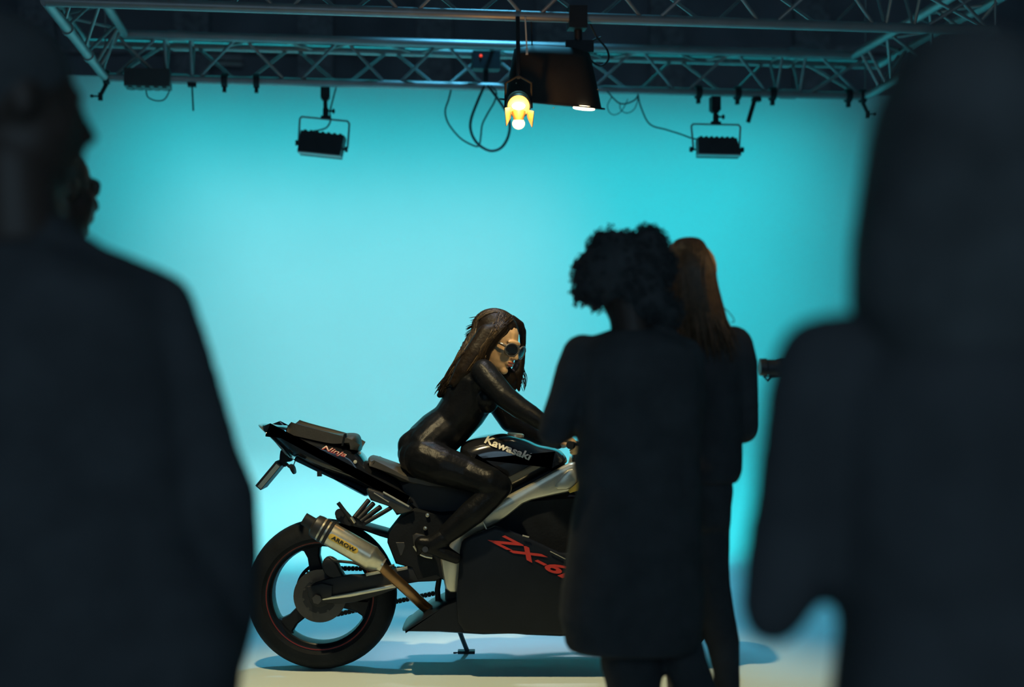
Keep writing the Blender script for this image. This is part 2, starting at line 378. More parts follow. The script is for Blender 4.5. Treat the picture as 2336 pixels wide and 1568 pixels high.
# ---- the two flood lights
def flood(label, d, clampp, stem_b, yoke, sides, body, knobs, cablepts):
    t = thing('flood_light', label, 'light', P(clampp[0], clampp[1], d), 'hanging flood lights')
    p0 = P(clampp[0], clampp[1], d)
    mb = MB(); mb.box(p0-UZ*0.015, (0.058, 0.07, 0.085), YAW); mb.box(p0-UZ*0.055, (0.042, 0.05, 0.03), YAW); part('clamp', mb, M['black'], t)
    p1 = P(stem_b[0], stem_b[1], d)
    mb = MB(); mb.tube([p0-UZ*0.05, p1], 0.013, 12); mb.tube([p1+UZ*0.055, p1], 0.018, 12); mb.box(p1, (0.06, 0.03, 0.018), YAW); part('stem', mb, M['black'], t)
    mb = MB(); k = p1+UZ*0.04+UX*0.03; mb.tube([k-UX*0.02, k+UX*0.015], 0.006, 8); mb.ell(k+UX*0.018, (0.010, 0.012, 0.016)); part('knob', mb, M['black'], t)
    y = [P(q[0], q[1], d) for q in yoke]; sl = P(sides[0][0], sides[0][1], d); sr = P(sides[1][0], sides[1][1], d)
    mb = MB(); mb.tube([sl, y[0]-UZ*0.015, y[0]+(y[1]-y[0]).normalized()*0.012, y[1]-(y[1]-y[0]).normalized()*0.012, y[1]-UZ*0.015, sr], 0.0065, 8); part('yoke', mb, M['alu'], t, label='grey bent-bar yoke')
    bd = [P(q[0], q[1], d) for q in body]
    mb = MB(); n = Vector((0.06, 0.9, -0.42)).normalized()
    poly = [(p.x, p.z) for p in bd]
    mb.ring_tube([[p+Vector((0, -0.07, 0.0)) for p in bd], [p+Vector((0, 0.03, 0)) for p in bd], [p+Vector((0, 0.06, -0.012)) for p in bd]]); hb = part('housing', mb, M['black'], t)
    e = (bd[1]-bd[0])
    for k in range(7):
        q = bd[0]+e*((k+0.7)/7.4)
        mb = MB(); mb.box(q+UZ*0.003, (0.016, 0.11, 0.014), basis=(e.normalized(), Vector((0, 1, 0)), UZ)); part('cooling_fin', mb, M['black'], hb)
    mb = MB(); g = [b.lerp(sum(bd, Vector())/4, 0.12)+Vector((0, 0.062, -0.012)) for b in bd]; mb.ring_tube([g, [q+Vector((0, 0.004, 0)) for q in g]]); part('front_glass', mb, M['lens'], hb)
    for q, s in zip(knobs, (-1, 1)):
        kk = P(q[0], q[1], d)
        mb = MB(); mb.tube([kk-UX*0.03*s, kk], 0.006, 8); mb.tube([kk-UX*0.006, kk+UX*0.012], 0.017, 10); part('knob', mb, M['black'], t)
    mb = MB(); mb.box((bd[2]+bd[3])/2-UZ*0.004, ((bd[2]-bd[3]).length*1.02, 0.12, 0.006), basis=((bd[2]-bd[3]).normalized(), Vector((0, 1, 0)), UZ)); part('lip', mb, M['alu'], hb)
    mb = MB(); mb.tube(spl([P(a, b_, d+0.01) for a, b_ in cablepts]), 0.005, 6); part('power_cable', mb, M['cable'], t)
flood('black flood light tilted on its yoke under the left half of the truss', 8.79, (742, 203), (743, 268), ((684, 266), (797, 277)), ((681, 326), (793, 338)),
      ((690, 301), (788, 313), (778, 357), (682, 347)), ((676, 326), (789, 341)),
      ((768, 195), (760, 225), (753, 255), (754, 275), (745, 291), (728, 297), (710, 300)))
flood('black flood light hanging level with a long cable under the right half of the truss', 8.86, (1631, 232), (1633, 281), ((1577, 283), (1689, 285)), ((1582, 341), (1686, 342)),
      ((1589, 317), (1677, 319), (1687, 355), (1591, 353)), ((1576, 341), (1692, 342)),
      ((1455, 214), (1462, 244), (1482, 283), (1520, 296), (1552, 306), (1580, 316), (1600, 318)))

# ---- cable coils
def cable(name, label, paths, d, r, cat='cable', group=None):
    t = thing(name, label, cat, P(paths[0][0][0], paths[0][0][1], d))
    for k, (pp) in enumerate(paths):
        mb = MB(); mb.tube(spl([P(q[0], q[1], d+0.02*k) for q in pp]), r if k == 0 else r*0.62, 8); part('strand', mb, M['cable'], t)
    return t
cable('cable_coil', 'big loop of black cable hanging from the truss left of the lit lamp',
      [[(1105, 196), (1090, 230), (1074, 275), (1076, 305), (1092, 330), (1118, 344), (1142, 338), (1158, 315), (1163, 285), (1156, 258), (1140, 232), (1120, 205), (1112, 196)],
       [(1031, 196), (1024, 225), (1016, 250), (1018, 270), (1028, 290), (1050, 315), (1075, 330), (1092, 333), (1097, 310), (1100, 285), (1112, 260), (1128, 232), (1132, 210), (1120, 196)]], 8.76, 0.0085)
cable('thin_cable_coil', 'thin cable coiled under the truss just right of the big black lamp',
      [[(1385, 208), (1400, 225), (1414, 236), (1430, 236), (1448, 228), (1456, 217)],
       [(1395, 222), (1386, 240), (1390, 256), (1402, 262), (1416, 255), (1426, 240), (1432, 226)],
       [(1414, 234), (1416, 250), (1430, 258), (1446, 250), (1454, 232), (1456, 214)]], 8.78, 0.0045)
cable('draped_cable', 'black cable draped over the front truss above the big black lamp',
      [[(1345, 52), (1362, 85), (1384, 112), (1388, 135), (1372, 150), (1350, 140), (1338, 118), (1350, 95), (1372, 85)]], 7.12, 0.005)
# ---- small box with red light inside the rear truss
c = P(1108, 140, 8.86); t = thing('power_box', 'small dark power box with a red indicator light inside the truss', 'box', c)
mb = MB(); mb.box(c, (0.17, 0.10, 0.11), YAW); part('case', mb, M['black'], t)
mb = MB(); mb.box(c-UZ*0.095, (0.03, 0.03, 0.09), YAW); part('bracket', mb, M['black'], t)
mb = MB(); mb.ell(P(1097, 127, 8.80), 0.0085, nu=10, nv=6); part('indicator_light', mb, M['led'], t, label='glowing red indicator light')
# ---- unlit fluorescent batten on the ceiling behind
c = P(515, 140, 13.55); t = thing('fluorescent_batten', 'unlit fluorescent tube fitting on the dark rear wall seen through the left truss', 'light', c)
mb = MB(); mb.box(c+UZ*0.03, (0.30, 0.10, 0.05), 0.2); part('housing', mb, M['alu'], t)
mb = MB(); mb.tube([c-Vector((0.15, 0.03, 0.02)), c+Vector((0.15, 0.03, -0.02))], 0.02, 10); part('tube', mb, M['tube'], t)
mb = MB(); mb.tube([c+UZ*0.03, Vector((c.x, 13.74, c.z+0.03))], 0.02, 8); part('hanger', mb, M['black'], t)

# ---- the big black lamp and the small lit lamp with barn doors
D = 7.12
t = thing('large_studio_lamp', 'large black studio lamp housing hanging at the truss centre with one lit opening', 'lamp', P(1262, 245, D))
bs = [P(1152, 226, D), P(1371, 248, D)]; tp = [P(1172, 118, D), P(1345, 128, D)]
def ringbox(a, b, hy, tilt=0.0):
    """a rounded rectangle between two points, its far side raised by the tilt"""
    c = (a+b)/2; hx = (b-a).length/2; ex = (b-a).normalized(); out = []
    for i in range(28):
        q = 2*PI*i/28; cx, sy = math.cos(q), math.sin(q); y = hy*math.copysign(abs(sy)**0.5, sy)
        out.append(c+ex*hx*math.copysign(abs(cx)**0.35, cx)+Vector((0, y, y*tilt)))
    return out
mb = MB(); mb.ring_tube([ringbox(bs[0], bs[1], 0.17, .175), ringbox(bs[0].lerp(tp[0], .35), bs[1].lerp(tp[1], .35), 0.165), ringbox(bs[0].lerp(tp[0], .85), bs[1].lerp(tp[1], .85), 0.14), ringbox(tp[0], tp[1], 0.11), ringbox(tp[0].lerp(tp[1], .15)+UZ*0.02, tp[0].lerp(tp[1], .85)+UZ*0.02, 0.08)])
hs = part('housing', mb, M['housing'], t, 30)
a, b = P(1139, 228, D), P(1379, 251, D)
mb = MB(); mb.ring_tube([ringbox(a, b, 0.19, .175), ringbox(a+UZ*0.008, b+UZ*0.008, 0.19, .175)]); part('flange', mb, M['black'], t)
ex = (b-a).normalized(); ez = Vector((-ex.z, 0, ex.x)); q = P(1332, 247.5, D-0.13)
mb = MB(); mb.lathe(q, (ez+Vector((0, -0.045, 0))), [(0.053, -0.002), (0.053, 0.006)], 28); part('lit_opening', mb, M['hot3'], t, label='lit round opening in the underside')
for px, py in ((1263, 246), (1178, 190), (1364, 204)):
    mb = MB(); mb.ell(P(px, py, D-0.19 if py > 240 else D-0.15), 0.004, nu=8, nv=6); part('rivet', mb, M['steel'], t)
mb = MB(); mb.tube([P(1320, 125, D), P(1318, 52, D-0.03)], 0.020, 12); mb.box(P(1316, 42, D-0.05), (0.09, 0.09, 0.11), YAW); mb.box(P(1322, 108, D), (0.14, 0.06, 0.06)); part('hanger', mb, M['black'], t)
for px in (1185, 1215):
    mb = MB(); mb.tube([P(px, 135, D), P(px-4, 30, D-0.06)], 0.004, 6); part('safety_wire', mb, M['cable'], t)
lamp('added_halo_light', 'POINT', P(1184, 243, 6.64), P(1184, 300, 6.7), (1.0, 0.44, 0.09), 3.2, shadow_soft_size=0.012)  # point light added before the lens to imitate its orange halo
D2 = 6.74; k2 = D2/F
t2 = thing('barn_door_lamp', 'small lit tungsten lamp with glowing lens and open barn doors', 'lamp', P(1183, 262, D2))
cl = P(1183, 243, D2)
mb = MB(); mb.lathe(cl, (0, -1, -0.35), [(0.03, -0.16), (0.055, -0.13), (0.06, -0.02), (0.052, 0.0), (0.045, -0.004)], 28); part('housing', mb, M['doorin'], t2)
mb = MB(); mb.ell(cl+Vector((0, -0.012, 0.0)), (0.031, 0.012, 0.018), nu=20); part('lens', mb, M['hot'], t2, label='glowing round lens')
mb = MB(); mb.ell(P(1183, 282.5, D2-0.02), (0.030, 0.012, 0.027), nu=20, nv=12); part('lens_reflection', mb, M['hot2'], t2, label='glowing yellow disc standing in for the lens reflection')  # emissive disc in place of the lens mirrored in the lower door
mb = MB(); mb.tube([P(1183, 255, D2-0.01), P(1183, 275, D2-0.015)], [0.034, 0.022], 18); part('reflector', mb, M['doorin'], t2)
def flap(pts, off):
    mb = MB(); v = [P(x, y, D2+dd) for x, y, dd in pts]; n = Vector(off); mb.ring_tube([v, [q+n for q in v]]); part('barn_door', mb, M['doorin'], t2)
flap([(1166, 244, 0), (1164, 268, 0), (1154, 288, -0.10), (1151, 246, -0.10)], (0.003, 0, 0))
flap([(1203, 250, 0), (1204, 268, 0), (1215, 291, -0.10), (1219, 254, -0.10)], (-0.003, 0, 0))
mb = MB(); mb.tube([cl+Vector((0.062, 0.05, 0.0)), cl+Vector((0.062, 0.05, 0.12)), cl+Vector((0.0, 0.07, 0.16)), cl+Vector((-0.062, 0.05, 0.12)), cl+Vector((-0.062, 0.05, 0.0))], 0.006, 8); mb.tube([cl+Vector((0, 0.07, 0.15)), P(1181, 40, 6.985)], 0.010, 8); part('yoke', mb, M['black'], t2)
mb = MB(); mb.box(P(1202, 118, 6.98), (0.012, 0.012, 0.03)); mb.tube([P(1202, 113, 6.98), P(1198, 40, 7.0)], 0.004, 6); part('tag', mb, M['white'], t2, label='small white tag')


# ------------------------------------------------------------------ motorcycle (seen from its right side, front to the right)
DB = 6.0
bike = thing('motorcycle', 'black sport motorcycle parked side-on on the studio floor under its rider', 'motorcycle', Vector((P(735, 1525, 6).x, DB, 0)))
def slabpart(name, pts, d0, d1, m, inset=0.0, k=1, dref=None, parent=None, angle=35, label=None):
    mb = MB(); mb.slab(chaikin(xz(pts, dref or d0), k), d0, d1, inset); o = part(name, mb, m, parent or bike, angle, label); return o, mb
def tubepart(name, pts, r, m, parent=None, n=10, k=0, label=None):
    q = [P(*p) for p in pts]; mb = MB(); mb.tube(spl(q, k) if k else q, r, n); return part(name, mb, m, parent or bike, 40, label)
YA = Vector((0, 1, 0))
def wheel(cx, cy, tw, ro, angs, disc_r, discs):
    c = Vector((P(cx, cy, DB).x, DB, 1.276+(HY-cy)/F*DB)); c.z = ro
    hw = tw/2
    mb = MB(); mb.lathe(c, YA, [(0.218, -hw*.80), (0.232, -hw*.86), (0.218, -hw*.62), (0.204, -hw*.5), (0.198, 0), (0.204, hw*.5), (0.218, hw*.62), (0.232, hw*.86), (0.218, hw*.80), (0.209, hw*.55), (0.209, -hw*.55)], 56, closed=True)
    wh = part('wheel', mb, M['fairing'], bike)
    prof = []
    for k in range(17):
        a = PI*k/16; prof.append((ro-hw*.82*(1-math.sin(a)**.9)*1.0, -hw*math.cos(a)))
    prof = [(0.222, -hw*.78), (0.235, -hw*.9)]+[p for p in prof if p[0] > 0.24]+[(0.235, hw*.9), (0.222, hw*.78)]
    mb = MB(); mb.lathe(c, YA, prof+[(0.212, hw*.5), (0.212, -hw*.5)], 72, closed=True); part('tyre', mb, M['rubber'], wh)
    mb = MB(); mb.lathe(c, YA, [(0.0, -0.10), (0.018, -0.10), (0.02, -0.085), (0.045, -0.08), (0.05, 0), (0.045, 0.08), (0.02, 0.085), (0.0, 0.10)], 28); part('hub', mb, M['black'], wh)
    for a in angs:
        r, q = Vector((math.cos(R_(a)), 0, math.sin(R_(a)))), Vector((-math.sin(R_(a)), 0, math.cos(R_(a))))
        out = [(0.03, 0.050), (0.10, 0.030), (0.16, 0.027), (0.19, 0.036), (0.204, 0.062)]
        poly = [(c+r*l+q*h) for l, h in out]+[(c+r*l-q*h) for l, h in out[::-1]]
        mb = MB(); mb.slab([(p.x, p.z) for p in poly], DB-0.032, DB+0.032, 0.008); part('spoke', mb, M['fairing'], wh)
    for y in discs:
        mb = MB(); mb.lathe(c, YA, [(disc_r*.62, y-0.003), (disc_r, y-0.003), (disc_r, y+0.003), (disc_r*.62, y+0.003)], 56, closed=True); part('brake_disc', mb, M['steeldark'], wh)
        mb = MB(); mb.lathe(c, YA, [(0.03, y-0.006), (disc_r*.66, y-0.004), (disc_r*.66, y+0.004), (0.03, y+0.006)], 40, closed=True); part('disc_carrier', mb, M['black'], wh)
        for k in range(10):
            a = 2*PI*k/10+.2; p = c+Vector((math.cos(a)*disc_r*.64, y-0.006, math.sin(a)*disc_r*.64)); mb = MB(); mb.tube([p, p+Vector((0, 0.012, 0))], 0.006, 8); part('rivet', mb, M['steeldark'], wh)
    for y in (-hw*.80,):
        mb = MB(); mb.lathe(c, YA, [(0.2215, y-0.004), (0.2255, y-0.005), (0.2255, y-0.002), (0.2215, y-0.001)], 72, closed=True); part('rim_stripe', mb, M['redpin'], wh, label='thin dark red rim stripe')
    return wh, c
rw, rc = wheel(735, 1356, 0.18, 0.316, (102, 222, 342), 0.11, (-0.072,))
fw, fc = wheel(1474, 1356, 0.12, 0.302, (80, 200, 320), 0.15, (-0.07, 0.07))
g = []
for k in range(44):
    for q, r in ((0, 0.104), (0.3, 0.112), (0.5, 0.112), (0.8, 0.104)):
        a = 2*PI*(k+q)/44; g.append((rc.x+math.cos(a)*r, rc.z+math.sin(a)*r))
mb = MB(); mb.slab(g, DB+0.085, DB+0.092); part('sprocket', mb, M['black'], rw, 20)
def links(name, a, b, d):
    a, b = P(a[0], a[1], d), P(b[0], b[1], d); L = (b-a).length; ex = (b-a).normalized(); ez = Vector((-ex.z, 0, ex.x)); n = int(L/0.0159); mb = MB()
    for k in range(n):
        c = a+ex*(k+0.5)*L/n
        mb.box(c, (0.0125, 0.020 if k % 2 else 0.014, 0.019), basis=(ex, YA, ez)); mb.box(c+ex*L/n/2, (0.007, 0.012, 0.011), basis=(ex, YA, ez))
    o = part(name, mb, M['black'], bike); o['kind'] = 'stuff'
links('drive_chain', (718, 1413), (1000, 1352), DB+0.088)
links('drive_chain', (740, 1297), (1000, 1299), DB+0.088)
mb = MB()
pts = [Vector((rc.x+math.cos(R_(a))*0.117, DB+0.088, rc.z+math.sin(R_(a))*0.117)) for a in range(85, 263, 8)]
mb.tube(pts, 0.008, 6); part('drive_chain', mb, M['black'], bike)
# swingarm
arm = [(700, 1340), (727, 1326), (786, 1312), (834, 1312), (871, 1303), (930, 1292), (1012, 1290), (1012, 1326), (936, 1329), (906, 1343), (860, 1362), (791, 1380), (724, 1376), (704, 1362)]
sw, _ = slabpart('swingarm', arm, DB-0.135, DB-0.10, M['black'], 0.008)
mb = MB(); mb.slab(chaikin(xz(arm, DB+0.11)), DB+0.10, DB+0.135, 0.008); part('swingarm', mb, M['black'], bike)
mb = MB(); mb.slab(xz([(726, 1365), (795, 1353), (906, 1331), (908, 1340), (800, 1362), (735, 1370)], DB-0.14), DB-0.150, DB-0.134, 0.004); part('lower_rail', mb, M['frame'], sw, label='pale aluminium lower rail')
mb = MB(); mb.slab(xz([(834, 1308), (871, 1301), (871, 1308), (836, 1315)], DB-0.14), DB-0.152, DB-0.134, 0.002); part('upper_rail', mb, M['frame'], sw, label='pale aluminium upper rail')
mb = MB(); mb.slab(xz([(904, 1297), (930, 1292), (931, 1299), (906, 1304)], DB-0.14), DB-0.152, DB-0.134, 0.002); part('upper_rail', mb, M['frame'], sw, label='pale aluminium upper rail')
mb = MB(); mb.slab(xz([(700, 1338), (735, 1330), (760, 1336), (757, 1364), (720, 1372), (704, 1362)], DB-0.14), DB-0.150, DB-0.13, 0.004); part('axle_block', mb, M['black'], sw)
mb = MB(); mb.lathe(Vector((rc.x, DB-0.15, rc.z)), YA, [(0.0, -0.012), (0.020, -0.012), (0.022, 0.0), (0.022, 0.05)], 6); part('axle_nut', mb, M['steeldark'], sw)
# rear brake calliper and hose
cp, _ = slabpart('brake_caliper', [(732, 1290), (738, 1275), (752, 1272), (768, 1282), (775, 1300), (786, 1318), (770, 1326), (745, 1318), (735, 1304)], DB-0.13, DB-0.05, M['black'], 0.008)
tubepart('brake_hose', [(752, 1272, 5.88), (764, 1280, 5.87), (785, 1282, 5.86), (812, 1286, 5.86), (850, 1302, 5.86), (900, 1290, 5.87)], 0.006, M['cable'], k=6)
# exhaust
DE = 5.76
ea, eb = P(727, 1204, DE), P(846, 1272, DE); ex_ = (eb-ea).normalized()
er = rr(27.5, DE); L = (eb-ea).length
mb = MB(); mb.lathe(ea, ex_, [(er*.55, -0.004), (er*.98, 0.0), (er, 0.004), (er, L-0.004), (er*.99, L)], 56); can = part('silencer', mb, M['steel'], bike, 50); canbvh = mb.bvh()
for h in (0.024, 0.046):
    mb = MB(); mb.lathe(ea, ex_, [(er+.001, h-0.007), (er+.003, h-0.006), (er+.003, h+0.006), (er+.001, h+0.007)], 48, closed=True); part('strap', mb, M['black'], can)
mb = MB(); mb.lathe(ea, ex_, [(er*.5, -0.030), (er*.93, -0.020), (er*1.01, -0.002), (er*1.01, 0.010), (er*.9, 0.011)], 48); part('end_cap', mb, M['steeldark'], can)
q = ea+Vector((-0.004, 0, 0.004)); mb = MB(); mb.lathe(q-ex_*0.02, ex_, [(0.018, -0.045), (0.026, -0.045), (0.026, 0.03), (0.018, 0.03)], 28, closed=True); part('outlet', mb, M['black'], can)
mb = MB(); mb.lathe(eb, ex_, [(er*1.02, -0.006), (er*1.02, 0.004), (er*.96, 0.008), (er*.62, 0.050), (er*.45, 0.056)], 48); part('cone', mb, M['steel'], can)
pp = [eb+ex_*0.045, P(880, 1302, DE+.01), P(925, 1343, DE+.06), P(976, 1390, DE+.14), P(1010, 1408, DE+.2)]
mb = MB(); mb.tube(spl(pp, 5), 0.0225, 18); part('exhaust_pipe', mb, M['bronze'], bike, label='heat tinted brown exhaust pipe')
mb = MB(); q = P(868, 1287, DE); mb.lathe(q, ex_, [(0.030, -0.012), (0.030, 0.012), (0.024, 0.012), (0.024, -0.012)], 24, closed=True); part('pipe_clamp_band', mb, M['steel'], can)
# badge on the silencer
bd = []
ba, bb = P(760, 1222, DE), P(813, 1252.5, DE); ux = (bb-ba).normalized(); uz = Vector((-ux.z, 0, ux.x)); rb = rr(7.4, DE)
for k in range(9): a = PI/2+PI*k/8; bd.append(ba+ux*math.cos(a)*rb+uz*math.sin(a)*rb)
for k in range(9): a = -PI/2+PI*k/8; bd.append(bb+ux*math.cos(a)*rb+uz*math.sin(a)*rb)
for p in bd: h = canbvh.ray_cast(Vector((p.x, 4.5, p.z)), YA, 3); p.y = (h[0].y if h[0] else DE)-0.0015
mb = MB(); n = len(bd); top = bd[:9]; bot = bd[9:][::-1]
grid = []
for r in range(7):
    grid.append([t_.lerp(b_, r/6) for t_, b_ in zip(bd[:9][::-1]+bd[9:][:0], bd[9:])])
for row in grid:
    for p in row:
        h = canbvh.ray_cast(Vector((p.x, 4.5, p.z)), YA, 3); p.y = (h[0].y if h[0] else DE)-0.0016
b0 = len(mb.v)
for row in grid: mb.v.extend(row)
for r in range(6):
    for k in range(8): mb.f.append((b0+r*9+k, b0+r*9+k+1, b0+(r+1)*9+k+1, b0+(r+1)*9+k))
bdg = part('badge', mb, M['gold'], can, 180, label='yellow maker badge')
lettering('badge_lettering', 'ARROW', M['black'], can, (758.5, 1226), (812, 1257), 8.6, DE, canbvh, bold=0.03, lift=0.0028, label='black capital lettering')
# exhaust hangers, subframe
for a, b in (((841, 1142), (808, 1182)), ((852, 1149), (816, 1186)), ((868, 1157), (822, 1191))):
    tubepart('bracket_strut', [(a[0], a[1], 5.86), (b[0], b[1], 5.80)], 0.0105, M['black'])
tubepart('bracket_strut', [(898, 1155, 5.86), (877, 1168, 5.84), (832, 1194, 5.80)], 0.009, M['black'])
slabpart('bracket_plate', [(800, 1178), (828, 1184), (838, 1196), (826, 1204), (806, 1198), (790, 1188)], 5.80, 5.815, M['black'], 0.002, 1)
tubepart('hanger_bar', [(771, 1147, 5.79), (790, 1172, 5.79), (811, 1197, 5.79)], 0.0085, M['black'])
tubepart('hanger_tip', [(801, 1180, 5.778), (810, 1193, 5.778)], 0.006, M['steel'])
mb = MB(); mb.tube([P(775, 1172, 5.82), P(775, 1172, 5.87)], 0.020, 18); mb2 = mb; part('fluid_reservoir', mb, M['black'], bike)
slabpart('hanger_gusset', [(763, 1175), (785, 1160), (812, 1190), (806, 1204), (770, 1192)], 5.825, 5.84, M['black'], 0.002)
slabpart('subframe_rail', [(834, 1120), (842, 1112), (934, 1154), (945, 1166), (905, 1176), (893, 1158), (876, 1152), (846, 1142)], 5.84, 5.87, M['steeldark'], 0.006)
mb = MB(); mb.slab(xz([(834, 1120), (842, 1112), (934, 1154), (945, 1166), (905, 1176), (893, 1158), (876, 1152), (846, 1142)], 6.14), 6.13, 6.16, 0.006); part('subframe_rail', mb, M['steeldark'], bike)
tubepart('frame_trim', [(874, 1123, 5.835), (933, 1156, 5.835)], 0.004, M['frame'])
tubepart('frame_trim', [(853, 1125, 5.835), (887, 1146, 5.835)], 0.0022, M['frame'])
# tail
tail = [(590, 967), (622, 971), (653, 973), (668, 982), (790, 1014), (822, 1033), (838, 1058), (888, 1085), (925, 1108), (960, 1150), (930, 1156), (874, 1130), (840, 1118), (819, 1106), (788, 1094), (731, 1075), (668, 1044), (649, 1023), (621, 997)]
tl, tailmb = slabpart('tail_fairing', tail, DB-0.125, DB+0.125, M['paint'], 0.045, 1, dref=DB-0.06)
tlb = tailmb.bvh()
mb = MB(); mb.slab(xz([(591, 968), (600, 970), (632, 1000), (660, 1033), (668, 1046), (649, 1026), (620, 999)], DB-0.03), DB-0.09, DB+0.09, 0.008); part('tail_light', mb, M['lens'], tl, label='pale clear tail light')
lettering('tail_lettering', 'Ninja', M['red'], tl, (733, 1025), (788, 1044), 10, DB-0.13, tlb, bold=0.03, shear=0.35, label='red slanted lettering')
lettering('tail_lettering', 'Ninja', M['white'], tl, (734, 1024), (789, 1043), 9.5, DB-0.13, tlb, bold=-0.012, shear=0.35, lift=0.0045, label='pale slanted lettering edge')
for px, py in ((811, 1054), (816, 1036)):
    p = P(px, py, DB-0.11); h = tlb.ray_cast(Vector((p.x, 4.5, p.z)), YA, 3); p.y = h[0].y-0.002 if h[0] else 5.88
    mb = MB(); mb.lathe(p, YA, [(0.0, -0.006), (0.007, -0.004), (0.008, 0.004)], 12); part('bolt', mb, M['silver'], tl)
ut, _ = slabpart('undertray', [(668, 1044), (676, 1046), (731, 1073), (737, 1076), (788, 1096), (799, 1099), (838, 1120), (842, 1130), (833, 1137), (819, 1130), (776, 1107), (733, 1081), (725, 1078), (672, 1050)], DB-0.10, DB+0.10, M['tray'], 0.012)
mb = MB(); mb.box(P(729, 1081, DB-0.10), (0.018, 0.02, 0.022)); part('bolt', mb, M['black'], ut)
ps, _ = slabpart('pillion_seat', [(653, 973), (658, 969), (668, 971), (756, 991), (775, 992), (794, 989), (811, 991), (818, 998), (822, 1016), (821, 1033), (812, 1028), (790, 1014), (668, 983)], DB-0.115, DB+0.115, M['vinyl'], 0.035, 2, dref=DB-0.05, angle=65)
mb = MB(); q = [P(794, 988.5, DB), P(788, 1014, DB)]
mb.ring_tube([[Vector((p.x+dx, y, p.z+dz)) for p, dx, dz in ((q[0], -.004, .002), (q[0], .004, .002), (q[1], .004, 0), (q[1], -.004, 0))] for y in (DB-0.117, DB-0.08)])
part('grab_strap', mb, M['rubber'], ps)
slabpart('seat', [(838, 1052), (840, 1043), (848, 1041), (880, 1052), (909, 1062), (960, 1085), (1040, 1090), (1080, 1080), (1085, 1096), (1000, 1110), (925, 1106), (888, 1084), (838, 1060)], DB-0.13, DB+0.13, M['vinyl'], 0.035, 1, dref=DB-0.06)
# plate holder, plate and indicator
ph, _ = slabpart('plate_holder', [(638, 1030), (641, 1027), (651, 1029), (652, 1041), (662, 1042), (667, 1050), (663, 1054), (651, 1055), (655, 1061), (648, 1068), (636, 1058)], DB-0.02, DB+0.02, M['black'], 0.003)
pa, pb = P(642, 1055, DB), P(596, 1110, DB); exx = (pb-pa).normalized(); nn = exx.cross(YA)
mb = MB(); mb.box((pa+pb)/2, ((pb-pa).length, 0.16, 0.030), basis=(exx, YA, nn)); pl = part('plate_bracket', mb, M['black'], ph)
mb = MB(); mb.box((pa+pb)/2+nn*0.004-YA*0.080, ((pb-pa).length*.92, 0.012, 0.018), basis=(exx, YA, nn)); part('number_plate', mb, M['lens'], ph, label='pale edge of the number plate')
slabpart('indicator', [(655, 1061), (664, 1062), (669, 1070), (671, 1083), (667, 1084), (661, 1075)], DB-0.19, DB-0.10, M['black'], 0.006, 1, parent=ph)
tubepart('indicator_stem', [(655, 1060, DB-0.02), (660, 1065, DB-0.14)], 0.006, M['black'], parent=ph)
tubepart('wire', [(668, 1047, DB-.03), (673, 1052, DB-.03), (667, 1068, DB-.06)], 0.002, M['cable'], parent=ph, k=4)
# hugger
slabpart('rear_mudguard', [(770, 1190), (818, 1196), (885, 1214), (905, 1222), (905, 1236), (880, 1232), (818, 1210), (770, 1200)], DB-0.09, DB+0.09, M['fairing'], 0.01)
# dark mechanical mass: shock, hangers, engine
slabpart('airbox', [(900, 1100), (925, 1095), (1050, 1040), (1150, 1060), (1290, 1060), (1296, 1075), (1200, 1145), (1010, 1185), (930, 1168)], DB-0.10, DB+0.10, M['black'], 0.02, 1)
slabpart('engine', [(911, 1178), (945, 1160), (1010, 1170), (1090, 1160), (1180, 1140), (1320, 1130), (1400, 1180), (1390, 1300), (1310, 1390), (1200, 1410), (1060, 1400), (1013, 1392), (1013, 1330), (994, 1318), (950, 1330), (936, 1300), (900, 1290), (880, 1240), (882, 1215)], DB-0.14, DB+0.14, M['rubber'], 0.012, 0)
tubepart('linkage', [(1002, 1320, DB), (998, 1345, DB), (1000, 1392, DB)], 0.012, M['black'])
for k in range(6):
    a = 965+k*4; mb = MB(); c = P(948+k*8, 1182+k*9, DB-0.06); mb.lathe(c, Vector((0.66, 0, -0.75)), [(0.030, -0.004), (0.036, 0), (0.030, 0.004), (0.024, 0)], 20, closed=True); part('shock_spring_coil', mb, M['steeldark'], bike)
hp, _ = slabpart('heel_guard', [(903, 1238), (922, 1238), (924, 1246), (917, 1266), (913, 1268)], 5.80, 5.806, M['steeldark'], 0.001, 0)
pg = thing_ = None
fp, _ = slabpart('footpeg_bracket', [(940, 1215), (975, 1222), (990, 1250), (985, 1276), (960, 1270), (942, 1246)], 5.815, 5.835, M['steeldark'], 0.004)
tubepart('footpeg', [(972, 1252, 5.83), (970, 1254, 5.72)], 0.012, M['steeldark'], parent=fp, n=12)
tubepart('brake_pedal', [(944, 1246, 5.80), (955, 1262, 5.80), (970, 1270, 5.80), (986, 1273, 5.80)], 0.005, M['steel'], parent=fp, k=4)
mb = MB(); mb.lathe(P(974, 1248, 5.80), YA, [(0.0, -0.008), (0.016, -0.006), (0.018, 0.01)], 14); part('pivot_bolt', mb, M['steel'], fp)
for px, py in ((975, 1176), (970, 1206), (1020, 1197)):
    mb = MB(); mb.lathe(P(px, py, 5.855), YA, [(0.0, -0.006), (0.008, -0.004), (0.009, 0.02)], 10); part('bolt', mb, M['steel'], bike)
